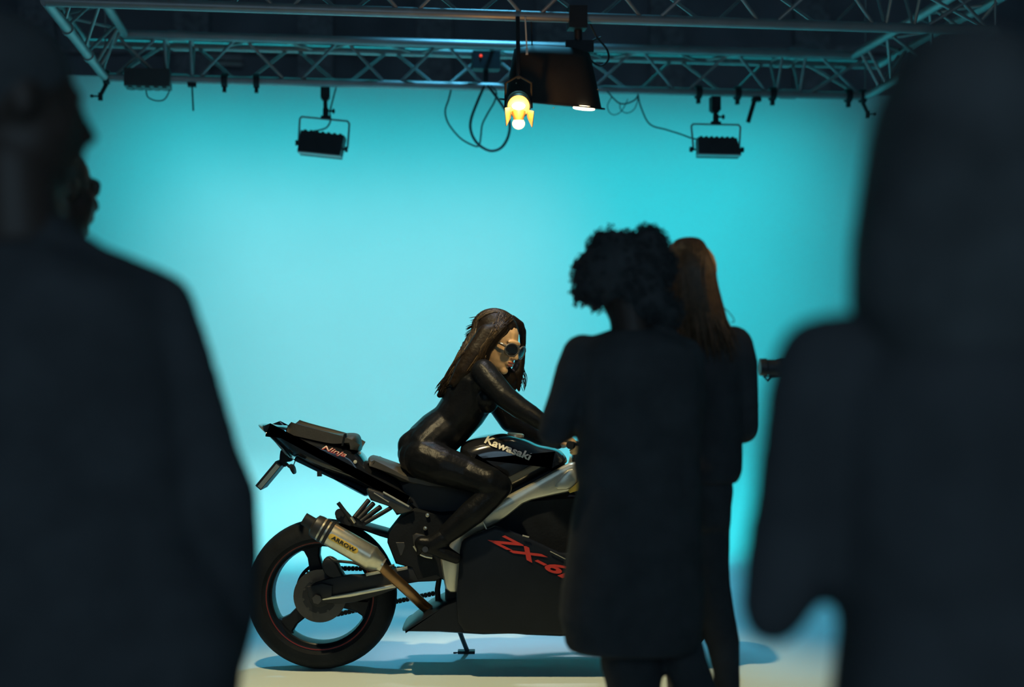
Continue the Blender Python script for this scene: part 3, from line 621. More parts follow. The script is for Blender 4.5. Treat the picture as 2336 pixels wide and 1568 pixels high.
# main frame spars
fr = [(1167, 1127), (1200, 1110), (1234, 1091), (1270, 1071), (1307, 1053), (1322, 1062), (1322, 1104), (1308, 1122), (1255, 1133), (1199, 1146), (1172, 1168), (1150, 1186), (1116, 1205), (1080, 1220), (1060, 1240), (1052, 1290), (1049, 1354), (1018, 1354), (1010, 1318), (1003, 1270), (1004, 1223), (1033, 1197), (1087, 1165), (1128, 1150)]
f1, frmb = slabpart('frame_spar', fr, DB-0.17, DB-0.12, M['frame'], 0.018, 1, label='satin aluminium frame spar')
mb = MB(); mb.slab(chaikin(xz(fr, DB+0.14)), DB+0.12, DB+0.17, 0.018); part('frame_spar', mb, M['frame'], bike)
tubepart('spar_edge', [(1092, 1169, 5.81), (1101, 1189, 5.805), (1111, 1210, 5.80)], 0.0042, M['steel'])
slabpart('steering_head', [(1290, 1050), (1340, 1030), (1372, 1060), (1350, 1150), (1310, 1140)], DB-0.10, DB+0.10, M['frame'], 0.02)
slabpart('spar_cover', [(1262, 1118), (1278, 1090), (1302, 1068), (1318, 1078), (1316, 1104), (1300, 1118)], DB-0.19, DB-0.165, M['frame'], 0.008)
slabpart('fairing_bracket', [(1296, 1120), (1324, 1096), (1330, 1104), (1326, 1118), (1300, 1126)], DB-0.20, DB-0.18, M['gold'], 0.004, 0)
# tank
tank = [(1048, 1022), (1058, 1010), (1076, 1001), (1105, 993), (1137, 989), (1175, 994), (1205, 1004), (1228, 1016), (1252, 1020), (1276, 1026), (1292, 1042), (1296, 1056), (1262, 1072), (1231, 1088), (1190, 1110), (1160, 1124), (1120, 1110), (1080, 1090), (1050, 1060)]
tk, tankmb = slabpart('fuel_tank', tank, DB-0.165, DB+0.165, M['paint'], 0.075, 2, dref=DB-0.03, angle=80)
tkb = tankmb.bvh()
lettering('tank_lettering', 'Kawasaki', M['silver'], tk, (1104, 1010), (1209, 1050), 16.5, DB-0.15, tkb, bold=0.03, shear=0.12, lift=0.009, label='silver maker lettering')
mb = MB(); mb.lathe(P(1176, 994, DB), Vector((0.1, 0, 1)), [(0.036, -0.004), (0.036, 0.006), (0.030, 0.010), (0, 0.011)], 28); part('filler_cap', mb, M['steel'], tk)
# fairings
sf = [(1050, 1240), (1062, 1225), (1116, 1206), (1132, 1198), (1200, 1225), (1300, 1272), (1330, 1236), (1400, 1190), (1450, 1190), (1436, 1270), (1400, 1350), (1380, 1430), (1330, 1448), (1280, 1448), (1100, 1445), (1046, 1440), (1040, 1360), (1046, 1300)]
s1, sfmb = slabpart('side_fairing', sf, DB-0.235, DB-0.20, M['fairing'], 0.02, 1, dref=DB-0.22)
mb = MB(); mb.slab(chaikin(xz(sf, DB+0.22)), DB+0.20, DB+0.235, 0.02); part('side_fairing', mb, M['fairing'], bike)
sfb = sfmb.bvh()
lettering('fairing_lettering', 'ZX-6R', M['red'], s1, (1112, 1231), (1322, 1338), 26, DB-0.235, sfb, bold=0.03, shear=0.45, label='red slanted lettering')
tubepart('panel_edge', [(1192, 1222, 5.755), (1207, 1226, 5.755)], 0.003, M['steel'], parent=s1)
tubepart('panel_edge', [(1255, 1258, 5.757), (1290, 1276, 5.757)], 0.002, M['steel'], parent=s1)
slabpart('belly_pan', [(914, 1441), (922, 1436), (972, 1395), (1010, 1376), (1052, 1358), (1100, 1380), (1200, 1400), (1330, 1390), (1400, 1360), (1390, 1420), (1340, 1452), (1278, 1455), (1200, 1452), (1170, 1449), (1103, 1451), (1000, 1445)], DB-0.20, DB+0.20, M['fairing'], 0.014, 0, dref=DB-0.17)
nose = [(1300, 1040), (1330, 1000), (1372, 972), (1420, 985), (1470, 1010), (1530, 1048), (1590, 1092), (1612, 1118), (1590, 1150), (1520, 1180), (1450, 1190), (1400, 1190), (1340, 1230), (1310, 1180), (1322, 1110)]
nf, _ = slabpart('nose_fairing', nose, DB-0.20, DB+0.20, M['paint'], 0.07, 1)
slabpart('windscreen', [(1345, 985), (1372, 940), (1400, 930), (1430, 960), (1480, 1008), (1420, 990)], DB-0.14, DB+0.14, M['glass'], 0.05, 1, parent=nf)
slabpart('headlight', [(1560, 1076), (1606, 1114), (1600, 1130), (1550, 1125), (1530, 1095)], DB-0.16, DB+0.16, M['lens'], 0.04, 1, parent=nf)
for s in (-1, 1):
    d = DB+s*0.10
    tubepart('fork_leg', [(1352, 1020, d), (1415, 1200, d)], 0.027, M['steeldark'], n=16); tubepart('fork_slider', [(1410, 1185, d), (1474, 1362, d)], 0.022, M['gold'], n=16)
    hb = tubepart('handlebar', [(1345, 1016, DB+s*0.10), (1330, 1016, DB+s*0.20), (1300, 1016, DB+s*0.34)], 0.011, M['black'], n=12)
    tubepart('grip', [(1318, 1016, DB+s*0.255), (1300, 1016, DB+s*0.345)], 0.016, M['rubber'], parent=hb, n=12)
    tubepart('mirror_stem', [(1450, 1000, DB+s*0.15), (1430, 960, DB+s*0.30)], 0.008, M['black'], parent=nf); mb = MB(); mb.ell(P(1425, 950, DB+s*0.33), (0.025, 0.06, 0.03)); part('mirror', mb, M['paint'], nf)
    mb = MB(); mb.slab(xz([(1405, 1330), (1440, 1300), (1455, 1330), (1430, 1380), (1410, 1370)], d), DB+s*0.085-0.02, DB+s*0.085+0.02, 0.005); part('brake_caliper', mb, M['black'], bike)
fgd = []
for a in range(20, 150, 10): fgd.append((fc.x+math.cos(R_(a))*0.322, fc.z+math.sin(R_(a))*0.322))
for a in range(140, 10, -10): fgd.append((fc.x+math.cos(R_(a))*0.308, fc.z+math.sin(R_(a))*0.308))
mb = MB(); mb.slab(fgd, DB-0.07, DB+0.07, 0.004); part('front_mudguard', mb, M['paint'], bike)
st = tubepart('side_stand', [(1048, 1440, DB+0.12), (1058, 1466, DB+0.22), (1066, 1486, DB+0.316)], 0.010, M['black'], n=12)
q = P(1064, 1490, DB+0.318); mb = MB(); mb.box((q.x, q.y, 0.006), (0.075, 0.05, 0.012)); mb.tube([q+Vector((-0.04, 0, 0.0)), q+Vector((-0.055, -0.02, 0.004))], 0.004, 6); part('stand_foot', mb, M['black'], st)


# ------------------------------------------------------------------ people
def nrm(*v): return Vector(v).normalized()
def head(mb, c, Fv, Uv, s=1.0, neck=None):
    Lv = Uv.cross(Fv); B = (Lv, Fv, Uv)
    def e(l, f, u, r): mb.ell(c+(Lv*l+Fv*f+Uv*u)*s, tuple(q*s for q in r), B, 18, 12)
    e(0, -.012, .030, (.074, .094, .088)); e(0, .028, -.030, (.062, .064, .085)); e(0, .036, -.070, (.047, .050, .040)); e(0, .076, -.098, (.019, .017, .017))
    e(0, .078, .024, (.046, .015, .014)); e(0, .086, -.055, (.026, .014, .022))
    for q in (-1, 1):
        e(q*.037, .062, -.026, (.021, .021, .022)); e(q*.076, -.004, -.004, (.008, .019, .031)); e(q*.010, .100, -.034, (.009, .010, .008)); e(q*.030, .080, .002, (.012, .010, .009))
    mb.chain([c+(Fv*.090+Uv*.012)*s, c+(Fv*.112-Uv*.030)*s], [.008*s, .0115*s])
    e(0, .096, -.058, (.021, .010, .006)); e(0, .094, -.069, (.018, .010, .007))
def hand(mb, w, d, n, s=1.0, curl=0.6, side=1):
    """palm, four unequal fingers bent toward the palm and a thumb from the side of the palm"""
    d = d.normalized(); n = (n-d*n.dot(d)).normalized(); la = d.cross(n)*side
    mb.ell(w+d*.045*s, (.038*s, .017*s, .050*s), (la, n, d), 14, 9); mb.chain([w-d*.02*s, w+d*.03*s], [.026*s, .024*s])
    for k, (o, ln) in enumerate(((.028, .068), (.010, .078), (-.009, .072), (-.027, .056))):
        p = w+d*(.083-.006*abs(k-1))*s+la*o*s; pts = [p-d*.03*s, p]; a = curl*.6
        for f in (.45, .32, .23):
            p = p+(d*math.cos(a)+n*math.sin(a))*ln*f*s; pts.append(p); a += curl
        mb.chain(pts, [.0105*s, .010*s, .0092*s, .0085*s, .0075*s], 8)
    p = w+d*.022*s+la*.028*s; q = p+(d*.7+la*.8+n*.25).normalized()*.038*s; r = q+(d*.85+la*.2+n*.6).normalized()*.032*s; t = r+(d*.8-la*.1+n*.75).normalized()*.024*s
    mb.chain([p, q, r, t], [.014*s, .0125*s, .011*s, .009*s], 8)
def limb(pts, *mbs):
    """pts: (px, py, depth, radius in px); mbs: (builder, radius scale)"""
    for mb, k in mbs: mb.chain([P(a, b, d) for a, b, d, r in pts], [rr(r, d)*k for a, b, d, r in pts], 14)
def trunk(rows, d, *mbs, n=24):
    """rows: (py, left px, right px, half depth in m)"""
    for mb, k in mbs:
        rings = []
        for py, xl, xr, hd in rows:
            c = P((xl+xr)/2, py, d); hw = rr((xr-xl)/2, d)*k
            rings.append([c+Vector((math.copysign(abs(math.cos(2*PI*i/n))**.85, math.cos(2*PI*i/n))*hw, math.copysign(abs(math.sin(2*PI*i/n))**.85, math.sin(2*PI*i/n))*hd*k, 0)) for i in range(n)])
        mb.ring_tube(rings)
def foot(mb, a, dirn, s=1.0):
    d = Vector((dirn.x, dirn.y, 0)).normalized(); z = 0.045
    b = Vector((a.x, a.y, z))
    mb.chain([Vector((a.x, a.y, 0.10)), b-d*.03*s, b+d*.06*s, Vector((b.x, b.y, 0.034))+d*.15*s, Vector((b.x, b.y, 0.028))+d*.20*s], [.045*s, .045*s, .042*s, .034*s, .028*s], 12)

# ---- the rider
Dn, Df = 5.80, 6.20
hc = P(1136, 783, 6.0); hF = nrm(.75, -.55, -.30); hU = Vector((.25, 0, .95)); hU = (hU-hF*hU.dot(hF)).normalized(); hL = hU.cross(hF)
body, suit, boots = MB(), MB(), [MB(), MB()]
head(body, hc, hF, hU)
limb([(1136, 812, 6.0, 26), (1104, 838, 6.0, 29)], (body, 1.0)); limb([(1108, 836, 6.0, 27), (1092, 852, 6.0, 34)], (suit, 1.0))
axis = [(954, 1038, 46, .165), (974, 1014, 53, .18), (1002, 990, 55, .155), (1031, 966, 52, .128), (1054, 938, 55, .140), (1071, 905, 60, .150), (1082, 872, 52, .165), (1090, 850, 40, .150), (1096, 838, 26, .09)]
for mb, k in ((body, .9), (suit, 1.0)):
    rings = []
    for i, (x, y, a, b) in enumerate(axis):
        x0, y0 = axis[max(0, i-1)][:2]; x1, y1 = axis[min(len(axis)-1, i+1)][:2]
        t = nrm(x1-x0, 0, -(y1-y0)); q = Vector((t.z, 0, -t.x)); c = P(x, y, 6.0); a = rr(a, 6.0)
        rings.append([c+q*a*k*math.cos(2*PI*j/24)+YA*b*k*math.sin(2*PI*j/24) for j in range(24)])
    mb.ring_tube(rings)
for d in (5.91, 6.09): limb([(952, 1042, d, 44), (972, 1056, d, 42)], (body, .9), (suit, 1.0)); limb([(1108, 908, d-(.02 if d < 6 else -.02), 27), (1112, 918, d, 26)], (body, .85), (suit, 1.0))
armN = [(1103, 848, 5.84, 29), (1124, 874, 5.80, 29), (1152, 906, 5.76, 27), (1184, 930, 5.74, 25), (1210, 946, 5.72, 23), (1236, 964, 5.71, 20), (1275, 992, 5.70, 15)]
armF = [(1112, 860, 6.16, 28), (1134, 918, 6.19, 26), (1162, 963, 6.21, 23), (1196, 984, 6.24, 21), (1226, 1000, 6.27, 18), (1272, 1012, 6.30, 14)]
for a in (armN, armF): limb(a, (body, .88), (suit, 1.0))
gN, gF = P(1275, 992, 5.70), P(1272, 1012, 6.30)
hand(body, gN, P(1309, 1009, 5.70)-gN, Vector((0.2, 0.1, -1)), .85, 1.0, 1); hand(body, gF, P(1306, 1014, 6.31)-gF, Vector((0.2, -0.1, -1)), .85, 1.0, -1)
for d, e in ((5.88, 5.76), (6.12, 6.24)):
    leg = [(968, 1046, d, 50), (1012, 1064, d-(6-e)*.2*(1 if e < 6 else 1), 45), (1070, 1083, (d+e)/2, 40), (1118, 1100, e, 35), (1138, 1110, e, 31)]
    shin = [(1138, 1110, e, 30), (1118, 1134, e, 29), (1080, 1168, e, 31), (1040, 1202, e, 26), (1004, 1232, e, 20)]
    limb(leg, (body, .9), (suit, 1.0)); limb(shin, (body, .88), (suit, 1.0))
    bt = boots[0 if e < 6 else 1]
    limb([(1012, 1226, e, 22), (985, 1244, e, 22), (962, 1240, e, 17)], (bt, 1.0)); limb([(985, 1246, e, 19), (1016, 1262, e, 17), (1040, 1274, e, 13)], (bt, 1.0)); limb([(1004, 1232, e, 18), (1000, 1250, e, 14), (1030, 1268, e, 10)], (body, .9))
    limb([(960, 1246, e, 9), (955, 1262, e, 6)], (bt, 1.0))
rider = grown('person', body, M['skin'], None, Vector((P(960, 1060, 6).x, 6.0, P(960, 1060, 6).z)), 0.0042, 2)
tag(rider, 'woman in tight black leather suit and sunglasses leaning forward astride the motorcycle', 'person')
limb([(956, 1006, 5.94, 34), (940, 1018, 5.94, 34), (932, 1036, 5.93, 26)], (suit, 1.0)); limb([(956, 1006, 6.06, 34), (940, 1018, 6.06, 34), (932, 1036, 6.07, 26)], (suit, 1.0))
o = grown('leather_suit', suit, M['leather'], rider, None, 0.005, 7)
for bt in boots: grown('boot', bt, M['leather'], rider, None, 0.005, 2)
lp = MB(); B_ = (hL, hF, hU); lp.ell(hc+hF*.0985-hU*.0575, (.021, .0085, .0062), B_, 16, 8); lp.ell(hc+hF*.0965-hU*.0685, (.018, .0085, .0075), B_, 16, 8); o = part('lips', lp, M['lips'], rider, 180)
sg = None
for q in (-1, 1):
    a = R_(14*q); X = hL*math.cos(a)-hF*math.sin(a); N = hF*math.cos(a)+hL*math.sin(a); cc = hc+hF*.103+hL*.038*q-hU*.004
    if sg is None:
        mb = MB()
        ring = [cc]
    mbx = MB(); mbx.ell(cc, (.0355, .005, .0265), (X, N, hU), 22, 9)
    pts = [cc+X*.037*math.cos(2*PI*k/22)+hU*.0268*math.sin(2*PI*k/22)+N*.001 for k in range(23)]
    mb.tube(pts, .0034, 8, False)
    mb.tube([cc+X*.036*q+hU*.008, cc+X*.041*q-hF*.012+hU*.010, hc+hL*.080*q+hU*.012-hF*.0], [.006, .006, .003], 8)
    if q < 0: sg_l = mbx
    else: sg_r = mbx
    sg = 1
mb.tube([hc+hF*.110-hL*.007+hU*.006, hc+hF*.114+hU*.009, hc+hF*.110+hL*.007+hU*.006], .003, 8)
sgo = part('sunglasses', mb, M['rim'], rider, 60, label='glossy sunglasses'); sgo['kind'] = 'thing'
part('sunglass_lens', sg_l, M['glass'], sgo, 80); part('sunglass_lens', sg_r, M['glass'], sgo, 80)
mb = MB(); mb.ell(hc-hL*.084-hU*.040-hF*.002, .0045, None, 8, 6); part('earring', mb, M['steel'], rider)
hr = MB(); hr.ell(hc+hU*.045-hF*.035, (.090, .107, .091), B_, 24, 16)
limb([(1112, 765, 6.0, 36), (1088, 800, 5.98, 34), (1064, 835, 5.97, 30), (1038, 868, 5.97, 25), (1016, 890, 5.97, 16), (1003, 902, 5.97, 7)], (hr, 1.0))
limb([(1090, 790, 6.08, 34), (1060, 838, 6.08, 28), (1030, 874, 6.06, 20), (1012, 896, 6.05, 8)], (hr, 1.0))
limb([(1112, 765, 5.92, 26), (1085, 806, 5.90, 26), (1058, 846, 5.89, 22), (1036, 874, 5.89, 12)], (hr, 1.0))
limb([(1148, 750, 5.92, 12), (1126, 772, 5.90, 14), (1109, 798, 5.90, 13), (1104, 822, 5.91, 12)], (hr, 1.0))
limb([(1122, 760, 5.92, 22), (1100, 794, 5.91, 22), (1080, 822, 5.90, 22), (1056, 850, 5.90, 20)], (hr, 1.0))
limb([(1140, 730, 6.02, 18), (1166, 734, 6.04, 16), (1184, 744, 6.06, 13), (1192, 760, 6.08, 9)], (hr, 1.0))
limb([(1192, 756, 6.08, 9), (1193, 785, 6.11, 7), (1186, 825, 6.11, 12), (1180, 850, 6.09, 15), (1181, 875, 6.09, 9), (1184, 892, 6.09, 3)], (hr, 1.0))
limb([(1140, 838, 6.06, 22), (1163, 866, 6.06, 17), (1172, 884, 6.07, 8)], (hr, 1.0))
hro = grown('hair', hr, M['hair'], rider, None, 0.005, 3)
st = MB()
def hug(pts, tree, off):
    out = []
    for p in pts:
        h = tree.find_nearest(p); out.append(h[0]+h[1]*off if h[0] else p)
    return out
def tree_of(o):
    return BVHTree.FromPolygons([v.co+ORIG[o.name] for v in o.data.vertices], [tuple(p.vertices) for p in o.data.polygons])
hrt = tree_of(hro); lite = MB()
def strand(mb, a, b, sag, r, k=5):
    m = (a+b)/2+sag; mb.tube(spl([a, m, b], k), [r]*(2*k)+[r*.3], 5)
for k in range(46):
    x = random.uniform(0, 1); a = P(1064-x*30+random.uniform(-16, 10), 815+x*40+random.uniform(-12, 12), 5.92+random.uniform(0, .16)); b = P(1012-x*12+random.uniform(-14, 8), 880+x*20+random.uniform(-8, 10), 5.93+random.uniform(0, .12)); strand(st, a, b, Vector((random.uniform(-.008, .004), 0, random.uniform(-.01, .01))), .0016)
for k in range(30):
    a = P(1184+random.uniform(-8, 9), 830+random.uniform(-10, 14), 6.09); b = P(1186+random.uniform(-14, 14), 880+random.uniform(-10, 14), 6.09); strand(st, a, b, Vector((random.uniform(-.012, .018), 0, 0)), .0013)
for k in range(260):
    l = random.uniform(-1, 1); v = random.random()
    a = hc+hU*.138-hF*random.uniform(-.02, .06)+hL*l*.02; b = hc+hU*random.uniform(.02, .07)-hF*(.125-.05*abs(l))+hL*l*.085
    c = P(1092-v*34+random.uniform(-4, 4), 800+v*28, 6.0+l*.105); e = P(1062-v*30, 836+v*20, 6.0+l*.10); g_ = P(1046-v*44+random.uniform(-6, 6), 866+v*36+random.uniform(-8, 8), 6.0+l*.085)
    off = Vector((-.004, 0, .004))*random.uniform(-1, 1.2); path = hug(spl([a, b, c+off*4, e+off*4, g_], 7), hrt, .0012); (lite if k % 3 == 0 else st).tube(path, [.0030]*24+[.0022, .0018, .0014, .001, .0006], 5)
for k in range(110):
    v = random.random(); a = hc+hU*.135+hF*random.uniform(-.04, .052)-hL*random.uniform(-.005, .02)
    b = P(1132-v*22, 768+v*8, 5.87); c = P(1112-v*26, 800+v*12, 5.87); e = P(1100-v*36+random.uniform(-3, 3), 826+v*18+random.uniform(-4, 6), 5.87)
    (lite if k % 4 == 0 else st).tube(hug(spl([a, b, c, e], 8), hrt, .0013), [.0030]*20+[.0022, .0018, .0014, .001, .0006], 5)
for k in range(60):
    l = random.uniform(-.085, .085); a = hc+hU*(.128-abs(l)*.35)+hF*.02+hL*l*.4; b = hc-hF*.125+hU*random.uniform(-.03, .06)+hL*l; strand(st, a, b, (hU*.012-hF*.012), .0016)
o = part('hair_sheen_strands', lite, M['hairsheen'], rider, 180, kind='stuff')  # strands coloured as sheen
o = part('hair_strands', st, M['hair'], rider, 180, kind='stuff')

# ---- woman with curly hair, back to the camera
D = 3.86
body, top, legs, shoes = MB(), MB(), MB(), MB()
hc2 = P(1438, 632, D+.03); f2 = nrm(-.52, .74, -.42); u2 = Vector((-.15, 0, 1)); u2 = (u2-f2*u2.dot(f2)).normalized()
head(body, hc2, f2, u2, .98); limb([(1436, 690, D, 50), (1450, 790, D, 54)], (body, 1)); limb([(1394, 684, D+.02, 24), (1410, 728, D, 20), (1428, 760, D, 26)], (body, 1)); limb([(1450, 765, D, 34), (1380, 800, D, 42), (1334, 815, D, 44)], (body, .85), (top, 1.0)); limb([(1450, 765, D, 34), (1500, 765, D, 40), (1530, 800, D, 42)], (body, .85), (top, 1.0))
rows = [(752, 1400, 1500, .06), (770, 1362, 1545, .085), (795, 1322, 1590, .11), (850, 1312, 1600, .125), (930, 1314, 1600, .125), (1020, 1317, 1598, .125), (1060, 1308, 1598, .13), (1108, 1318, 1600, .13), (1177, 1303, 1600, .14), (1259, 1293, 1602, .15), (1349, 1279, 1606, .155), (1404, 1275, 1606, .155), (1440, 1284, 1600, .15), (1474, 1290, 1592, .145), (1482, 1300, 1588, .14)]
trunk(rows, D, (body, .86), (top, 1.0))
armL = [(1330, 812, D, 50), (1314, 850, D-.01, 49), (1297, 905, D-.02, 46), (1276, 955, D-.02, 42), (1262, 986, D-.02, 36), (1290, 976, D+.08, 31), (1345, 940, D+.22, 24)]
armR = [(1560, 815, D, 46), (1568, 900, D, 44), (1566, 975, D+.02, 38), (1520, 950, D+.16, 28), (1440, 925, D+.26, 22)]
limb(armL[:5], (body, .86), (top, 1.0)); limb(armR[:3], (body, .86), (top, 1.0)); limb(armL[4:], (body, .92), (top, 1.0)); limb(armR[2:], (body, .92), (top, 1.0))
hand(body, P(1352, 936, D+.24), Vector((.7, .4, .05)), Vector((0.2, .6, -.6)), .9, .6, 1); hand(body, P(1434, 925, D+.27), Vector((-.7, .3, .05)), Vector((-.2, .6, -.6)), .9, .6, -1)
limb([(1438, 1470, D, 72), (1442, 1515, D, 73), (1446, 1570, D, 63), (1452, 1700, D, 52), (1456, 1850, D, 40)], (body, .75), (legs, 1.0))
limb([(1548, 1470, D, 56), (1566, 1520, D, 50), (1586, 1570, D, 49), (1612, 1700, D, 44), (1628, 1850, D, 36)], (body, .75), (legs, 1.0))
for px in (1456, 1628): foot(shoes, P(px, 1870, D), Vector((-.2, 1, 0)))
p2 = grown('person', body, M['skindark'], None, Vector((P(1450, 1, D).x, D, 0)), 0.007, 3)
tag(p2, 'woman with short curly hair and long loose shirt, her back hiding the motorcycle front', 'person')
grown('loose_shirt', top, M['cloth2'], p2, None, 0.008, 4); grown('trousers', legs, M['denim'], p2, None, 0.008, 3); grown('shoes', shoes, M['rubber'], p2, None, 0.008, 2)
hb2 = MB(); blobs = [(1412, 618, D+.03, 92), (1470, 596, D+.02, 66), (1372, 640, D+.03, 62), (1395, 578, D+.02, 54), (1478, 560, D, 40), (1460, 650, D-.02, 62), (1340, 655, D+.02, 30), (1350, 622, D+.03, 42), (1500, 610, D, 40), (1480, 690, D-.03, 50), (1506, 712, D, 46)]
limb_pts = [(P(a, b, d), rr(r, d)) for a, b, d, r in blobs]
for p, r in limb_pts: hb2.ell(p, r*.97, None, 20, 14)
grown('curly_hair', hb2, M['hairblack'], p2, None, 0.008, 2)
cu = MB(); hp2 = [(p, r) for p, r in limb_pts]
for k in range(1500):
    p, r = random.choice(hp2); n = Vector((random.gauss(0, 1), random.gauss(0, 1), random.gauss(0, 1))).normalized(); q = p+n*r*.96
    if any((q-p_).length < r_*.9 for p_, r_ in hp2): continue
    e1 = n.orthogonal().normalized(); e2 = n.cross(e1); R0 = random.uniform(.004, .009); L0 = random.uniform(.006, .020); ph = random.uniform(0, 6)
    cu.tube([q+n*L0*t/6+e1*R0*math.cos(ph+t*1.3)+e2*R0*math.sin(ph+t*1.3) for t in range(7)], .0021, 4)
for k in range(80):
    x = random.random(); nt = random.randint(3, 9); q = P(1306+x*66+random.uniform(-5, 5), 660+x*22+random.uniform(-10, 4), D+.02+random.uniform(-.03, .03)); R0 = random.uniform(.004, .008); ph = random.uniform(0, 6)
    cu.tube([q+Vector((R0*math.cos(ph+t*1.2), R0*math.sin(ph+t*1.2), -t*.0055)) for t in range(nt)], .0028, 4)
part('hair_curls', cu, M['hairblack'], p2, 180, kind='stuff')

# ---- woman with long hair beside her
D = 4.27
body, top, legs, shoes = MB(), MB(), MB(), MB()
hc3 = P(1571, 640, D); f3 = nrm(-.5, .85, -.12); u3 = Vector((0, 0, 1)); u3 = (u3-f3*u3.dot(f3)).normalized()
head(body, hc3, f3, u3, .98); limb([(1576, 700, D, 42), (1580, 790, D, 48)], (body, 1))
rows = [(742, 1545, 1650, .06), (765, 1500, 1680, .085), (800, 1478, 1694, .105), (880, 1482, 1694, .115), (960, 1486, 1692, .115), (1040, 1488, 1693, .115), (1074, 1484, 1692, .12), (1094, 1484, 1684, .12), (1101, 1490, 1676, .118)]
trunk(rows, D, (body, .86), (top, 1.0))
trunk([(1060, 1500, 1668, .10), (1120, 1494, 1672, .11), (1150, 1490, 1668, .11), (1200, 1492, 1666, .10)], D, (body, .88), (legs, 1.0))
armR = [(1672, 790, D, 47), (1686, 830, D, 43), (1692, 900, D+.0, 38), (1693, 970, D+.02, 37), (1694, 978, D+.04, 35), (1650, 955, D+.20, 24), (1570, 935, D+.28, 20)]
armL = [(1506, 790, D, 42), (1494, 900, D, 38), (1490, 970, D+.02, 34), (1540, 955, D+.2, 24)]
limb(armR[:5], (body, .86), (top, 1.0)); limb(armR[4:], (body, .9), (top, 1.0)); limb(armL, (body, .86), (top, 1.0))
hand(body, P(1570, 935, D+.28), Vector((-.8, .2, .1)), Vector((0, .6, -.6)), .88, .6, -1)
limb([(1602, 1170, D, 64), (1603, 1280, D, 61), (1612, 1340, D, 55), (1628, 1400, D, 47), (1649, 1465, D, 39), (1657, 1530, D, 31), (1661, 1580, D, 28), (1652, 1690, D, 31), (1640, 1780, D, 20)], (body, .85), (legs, 1.0))
limb([(1552, 1170, D, 58), (1550, 1280, D, 52), (1552, 1480, D, 38), (1556, 1600, D, 32), (1556, 1780, D, 20)], (body, .85), (legs, 1.0))
for px in (1640, 1556): foot(shoes, P(px, 1790, D), Vector((-.3, 1, 0)), .95)
p3 = grown('person', body, M['skin'], None, Vector((P(1600, 1, D).x, D, 0)), 0.007, 3)
tag(p3, 'woman with long straight brown hair in dark jacket, standing close behind the curly-haired woman', 'person')
grown('jacket', top, M['cloth'], p3, None, 0.008, 4); grown('trousers', legs, M['denim'], p3, None, 0.008, 3); grown('shoes', shoes, M['rubber'], p3, None, 0.008, 2)
hb3 = MB()
trunk([(545, 1556, 1590, .03), (552, 1538, 1602, .06), (569, 1526, 1610, .085), (612, 1516, 1628, .105), (658, 1514, 1638, .105), (699, 1510, 1648, .10), (740, 1510, 1660, .085), (775, 1530, 1668, .065), (805, 1580, 1678, .05), (822, 1620, 1672, .03)], D-.03, (hb3, 1.0))
lht = tree_of(grown('long_hair', hb3, M['hairlong'], p3, None, 0.007, 5))
st = MB()
for k in range(190):
    t = random.random()**(.7 if k % 2 else 1); x0 = 1540+t*68; y0 = 556+abs(t-.55)*28+random.uniform(0, 10)
    x1 = 1540+t*135+random.uniform(-10, 22); y1 = random.uniform(770, 835)-20*abs(t-.6)
    dd = D-.03-math.sqrt(max(0, 1-((t-.5)*1.9)**2))*.085
    pts = [P(x0, y0, D-.03-.03*random.random()), P(x0+(x1-x0)*.25+(8 if t > .7 else 0), y0+60, dd-.03), P(x0+(x1-x0)*.6, y0+150, dd-.012), P(x1, y1, D-.10+random.uniform(-.02, .01))]
    q = spl(pts, 5); st.tube(hug(q[:11], lht, .002)+q[11:], [.0024]*12+[.0018, .0014, .001, .0005], 5)
st.tube(spl([P(1648, 700, D-.05), P(1662, 712, D-.05), P(1674, 728, D-.05), P(1674, 735, D-.05), P(1668, 735, D-.05)], 5), .0014, 5)
part('hair_strands', st, M['hairlong'], p3, 180, kind='stuff')

# ---- man close at the left
D = 2.07
body, top, legs, shoes = MB(), MB(), MB(), MB()
hc4 = P(36, 240, D); f4 = nrm(.84, .53, -.08); u4 = Vector((0, 0, 1)); u4 = (u4-f4*u4.dot(f4)).normalized()
head(body, hc4, f4, u4, 1.0); limb([(30, 380, D, 98), (44, 540, D, 108)], (body, 1)); limb([(50, 500, D, 82), (110, 575, D, 84), (190, 630, D, 86)], (body, .9), (top, 1.0)); limb([(40, 500, D, 82), (-30, 575, D, 84), (-120, 640, D, 84)], (body, .9), (top, 1.0))
limb([(60, 560, D, 78), (110, 622, D, 92), (245, 655, D, 88), (330, 680, D, 78), (372, 696, D, 74)], (top, 1.0), (body, .85)); limb([(20, 560, D, 78), (-60, 622, D, 92), (-240, 700, D, 78)], (top, 1.0), (body, .85))
trunk([(560, -60, 150, .09), (640, -190, 380, .12), (760, -220, 410, .135), (920, -210, 430, .135), (1150, -200, 450, .135), (1300, -205, 500, .14), (1460, -210, 560, .145), (1570, -205, 548, .145), (1680, -200, 540, .14)], D, (body, .82), (top, 1.0))
armR = [(372, 700, D, 74), (408, 800, D, 72), (446, 925, D, 71), (475, 1040, D, 74), (502, 1135, D, 86), (512, 1170, D, 80)]
fore = [(512, 1170, D, 78), (514, 1260, D+.03, 80), (508, 1400, D+.05, 80), (490, 1500, D+.06, 72)]
limb(armR, (body, .8), (top, 1.0)); limb(fore, (body, .7), (top, 1.0)); limb([(-245, 710, D, 78), (-290, 930, D, 74), (-310, 1150, D, 76), (-290, 1300, D+.05, 66), (-250, 1450, D+.1, 58)], (body, .8), (top, 1.0))
hand(body, P(480, 1490, D+.06), Vector((-.3, .1, -1)), Vector((-1, .2, 0)), 1.0, .3, 1); hand(body, P(-248, 1460, D+.1), Vector((.2, .1, -1)), Vector((1, .2, 0)), 1.0, .3, -1)
